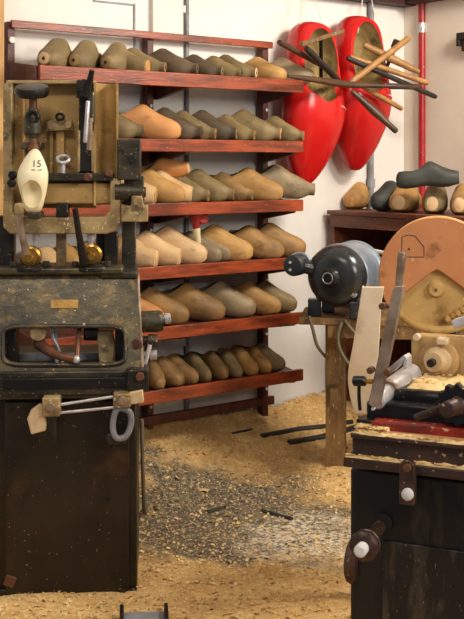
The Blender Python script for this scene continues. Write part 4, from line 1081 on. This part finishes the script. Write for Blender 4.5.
# crank shaft out of the front
h0 = RP(383, 523, -.004); mb = MB(); mb.cyl(h0 + Vector((0, -.003, 0)), h0, .020, n=28); mb.build('shaft_hole', M['hole'], rm)
h1 = RP(372, 538, -.14); h2 = RP(358, 553, -.20)
h0b = RP(382, 524, .02)
mb = MB(); mb.cyl(h0b, RP(365, 544, -.16), .0135, n=24); mb.build('crank_shaft', M['rustd'], rm)
u = (RP(358, 553, -.20) - h0b).normalized(); e = RP(366, 544, -.155)
mb = MB(); mb.lathe(e, e + u * .028, [(0, .016), (.1, .024), (.25, .031), (.7, .030), (.9, .022), (1, .014)], 9); mb.build('shaft_flange', M['rustd'], rm)
mb = MB(); mb.cyl(e - u * .004, e + u * .004, .028, n=28); mb.build('flange_ring', M['greypipe'], rm, .001)
mb = MB(); mb.lathe(e + u * .026, e + u * .055, [(0, .012), (.1, .0125), (.9, .0125), (1, .009)], 20); mb.build('shaft_tip', M['white'], rm)
wv = Vector((-.9, .2, 0)).normalized(); e2 = RP(349, 560, .03)
mb = MB(); mb.lathe(e2 + Vector((.0, 0, 0)), e2 + Vector((.03, .0, 0)), [(0, .036), (.1, .046), (.5, .050), (.9, .046), (1, .036)], 32); mb.build('side_handwheel', M['rustd'], rm)
# silver cylinder and lever arm
lv = RMF.root('steel_lever', 'tall steel lever arm with silver cylinder pivot on the lathe bed', 'lever', at=(0, 0, 0))
s0, s1, s2 = RP(376, 402, .02), RP(389, 391, .09), RP(413, 373, .22)
mb = MB(); mb.lathe(s0, s1, [(0, .014), (.05, .018), (1, .018)], 32); mb.build('cylinder', M['steel'], lv)
mb = MB(); mb.lathe(s1, s2, [(0, .020), (.03, .0245), (.95, .0245), (1, .021)], 36); mb.build('sleeve', M['steel'], lv)
mb = MB(); mb.lathe(s1 + (s1 - s2) * .04, s1 + (s2 - s1) * .04, [(0, .024), (.2, .026), (.8, .026), (1, .024)], 32); mb.build('collar', M['steeld'], lv)
A = [(368, 404), (392, 291), (395, 286), (403, 286), (402, 293), (379, 404), (374, 408)]
mb = MB(); mb.prism([RP(x, y, .0) for x, y in A], (0, .022, 0)); mb.build('lever_arm', M['steeld'], lv, .002)
mb = MB(); mb.lathe(RP(398, 292, .011), RP(402.5, 252, .011), [(0, .0075), (.4, .0085), (.96, .0095), (1, .008)], 20); mb.build('lever_handle', M['steeld'], lv)
mb = MB(); mb.lathe(RP(353, 381, .0), RP(366, 381, .0), [(0, .007), (.1, .011), (.9, .011), (1, .008)], 20); mb.build('black_knob', M['bed'], lv)
mb = MB(); mb.cyl(RP(365, 381, .0), RP(376, 382, .01), .0055); mb.build('knob_shaft', M['brass'], lv)
mb = MB(); mb.tube([RP(359, 384, .0), RP(359, 398, .005), RP(360, 410, .01)], .004, 8); mb.build('thin_rod', M['bed'], lv)
for (x, y) in ((383, 306), (371, 370), (388, 372), (405, 363)):
    p = RP(x, y, -.002 if x < 390 else .10); mb = MB(); mb.hexn(p + Vector((0, .01, 0)), p + Vector((0, -.010, 0)), .008); mb.build('pivot_nut', M['rust'], lv, .001)
mb = MB()
mb.prism([RP(x, y, .03) for x, y in ((386, 370), (404, 355), (407, 358), (407, 368), (403, 370), (403, 362), (393, 372), (388, 374))], (0, .04, 0)); mb.build('lever_bracket', M['steel'], lv, .002)
p = RP(374, 408, .02); mb = MB(); mb.cyl(p + Vector((0, -.008, 0)), p + Vector((0, .0, 0)), .004, n=10); mb.build('pin', M['white'], lv)
# bearing block
bb = RMF.root('bearing_block', 'sawdusty tan bearing plate with round white hub beneath the disc', 'machine part', at=(0, 0, 0))
x0 = RP(411, 340, .26).x; z1 = RP(411, 335, .26).z; z0 = RP(411, 390, .26).z
mb = MB(); q = [Vector((x0, .26, z0)), Vector((x0, .26, z1 - .015)), Vector((x0 + .004, .26, z1 - .004)), Vector((x0 + .015, .26, z1)), Vector((x0 + .30, .26, z1)), Vector((x0 + .30, .26, z0))]
mb.prism(q, (0, .05, 0)); mb.build('plate', M['bearing'], bb, .003)
hc = RP(439, 360, .255)
mb = MB(); mb.lathe(hc + Vector((0, .005, 0)), hc + Vector((-.006, -.035, 0)), [(0, .031), (.5, .031), (.55, .026), (1, .022), (1, .0)], 32); mb.build('hub', M['guard'], bb)
mb = MB(); mb.lathe(hc + Vector((0, .006, 0)), hc + Vector((0, -.004, 0)), [(0, .046), (.8, .046), (1, .043)], 36); mb.build('hub_flange', M['bearing'], bb)
mb = MB(); mb.hexn(hc + Vector((-.006, -.034, 0)), hc + Vector((-.008, -.052, 0)), .010); mb.build('hub_bolt', M['dark'], bb, .001)
p = RP(443, 341, .25); mb = MB(); mb.box(p, (.026, .03, .016)); mb.build('oil_cap', M['guard'], bb, .004)
p = RP(435, 378, .25); mb = MB(); mb.box(p, (.020, .015, .05)); mb.build('lug', M['guard'], bb, .004)
p = RP(417, 337, .25); mb = MB(); mb.cyl(p + Vector((0, .01, 0)), p + Vector((0, -.01, 0)), .008); mb.build('corner_bolt', M['guard'], bb, .001)
mb = MB(); p0 = RP(458, 323, .28); p1 = RP(478, 316, .28); mb.box((p0 + p1) / 2, ((p1 - p0).x + .02, .05, .02), Matrix.Rotation(R(-20), 3, 'Y')); mb.build('top_bracket', M['steel'], bb, .003)
# handwheel at the right edge
wc = RP(457, 406, -.0); hwm = RMF.root('lathe_handwheel', 'dark scalloped handwheel with brown grip at the right edge', 'handwheel', at=(0, 0, 0))
pts = []
for i in range(96):
    a = 2 * PI * i / 96; r = .043 + .0035 * math.cos(a * 12); pts.append(wc + Vector((math.cos(a) * r, 0, math.sin(a) * r)))
mb = MB(); mb.prism(pts, (0, .022, 0)); mb.build('wheel_rim', M['bed'], hwm, .003)
mb = MB(); mb.lathe(wc + Vector((0, .0, 0)), wc + Vector((-.012, -.045, 0)), [(0, .021), (.1, .018), (.95, .0165), (1, .013), (1, .0)], 24); mb.build('hub', M['bedbr'], hwm)
mb = MB(); mb.tube([RP(450, 404, -.02), RP(432, 411, -.02), RP(415, 418, -.02)], [.006, .0075, .007], 10); mb.build('grip', M['bedbr'], hwm)
mb = MB(); mb.cyl(wc + Vector((0, .02, 0)), wc + Vector((0, .10, 0)), .012); mb.build('axle', M['dark'], hwm)

# sawdust lying on the lathe
def dust(name, label, plist, seed, h=.010):
    """little heap over a strip: plist of (px,py,y0,y1)"""
    rnd = random.Random(seed); mb = MB(); rows = []
    A_, B_ = plist; m = 60
    for i in range(m + 1):
        f = i / m; r = []
        x = A_[0] + (B_[0] - A_[0]) * f; z = A_[2]
        for j in range(9):
            g = j / 8; y = A_[1] + (B_[1] - A_[1]) * g + rnd.uniform(-.002, .002)
            hh = h * math.sin(PI * g) ** .6 * (0.35 + 1.1 * abs(noise.noise(Vector((x * 25, y * 25, seed))))) * (1 if 0 < i < m else .1)
            r.append(mb.bm.verts.new((x + rnd.uniform(-.001, .001), y, z - .001 + hh + (rnd.uniform(0, .0025) if 0 < j < 8 else 0))))
        rows.append(r)
    for a, b in zip(rows, rows[1:]):
        for j in range(8): mb._f([a[j], b[j], b[j + 1], a[j + 1]])
    for i in range(260):
        x = rnd.uniform(A_[0], B_[0]); y = rnd.uniform(A_[1], B_[1]); s = rnd.uniform(.0012, .003)
        E = Matrix.Rotation(rnd.uniform(0, 6), 3, 'Z') @ Matrix.Rotation(rnd.uniform(-.6, .6), 3, 'X')
        v = [mb.bm.verts.new(E @ Vector(p) + Vector((x, y, A_[2] + h * .55))) for p in ((-s * 1.6, -s, 0), (s * 1.6, -s, .001), (s * 1.5, s, 0), (-s * 1.5, s, .001))]; mb._f(v)
    o = mb.build(name, M['chip'], ang=180); RMF.link(o); tag(o, label, 'sawdust', kind='stuff')
zf = RP(350, 457, -.055).z; xf = RP(345, 457, -.055).x
dust('sawdust', 'sawdust line lying on the lowest ledge of the black lathe', ((xf, -.055, zf), (.6, -.045, zf)), 1, .008)
zf = RP(350, 433, -.055).z; xf = RP(352, 433, -.055).x
dust('sawdust', 'sawdust lying along the front rail beside the wood strip', ((xf, -.054, zf), (.6, -.036, zf)), 2, .006)
dust('sawdust', 'small sawdust heap at the left end of the front rail', ((xf, -.040, zf), (xf + .07, .0, zf)), 5, .016)
zf = RP(392, 389, .07).z; xf = RP(404, 389, .07).x
dust('sawdust', 'pale sawdust heaped on the lathe bed beneath the round hub', ((xf, .09, zf), (.5, .25, zf)), 3, .018)

# ------------------------------------------------------------------ small pieces belong to the part they sit on
SUB = {'screw': 'post', 'button': 'post', 'bracket_bolt': 'bracket_plate', 'small_ring': 'bracket_plate', 'clamp_bolt': 'clamp_block', 'brass_plate': 'sloping_panel',
       'window_rim': 'sloping_panel', 'lever_ball': 'crank_lever', 'rivets': 'front_sheet', 'bolt_plate': 'front_sheet', 'flange_bolt': 'flange', 'lever_grip': 'hand_lever',
       'nut': 'clamp_block', 'leg_bolt': 'leg', 'cap_ring': 'bearing_cap', 'bell_lug': 'end_bell', 'cast_rib': 'end_bell', 'box_screw': 'switch_box', 'box_rim': 'switch_box',
       'hub_nut': 'wheel', 'hub_dimple': 'hub_nut', 'rim_stud': 'wheel', 'wheel_rim': 'wheel', 'drawn_mark': 'disc_cover', 'link_bolt': 'link_plate', 'hub_bolt': 'hub', 'oil_cap': 'plate',
       'corner_bolt': 'plate', 'flange_ring': 'shaft_flange', 'hinge_nut': 'hinge_column', 'frame_bolt': 'tray_frame', 'slot_guide_edge': 'slot_guide', 'rail_bolt': 'cross_rail', 'guard_edge': 'guard_plate'}
def cen(o):
    c = Vector((0, 0, 0))
    for q in o.bound_box: c += Vector(q)
    return c / 8
stem = lambda o: o.name.split('.')[0]
for root in [o for o in list(bpy.data.objects) if o.type == 'EMPTY' and o.parent is None]:
    kids = [o for o in bpy.data.objects if o.parent is root and o.type == 'MESH']
    for o in kids:
        want = SUB.get(stem(o))
        if not want or stem(o) == 'hub_dimple': continue
        c = [k for k in kids if stem(k) == want and k.parent is root]
        if c: o.parent = min(c, key=lambda k: (cen(k) - cen(o)).length)
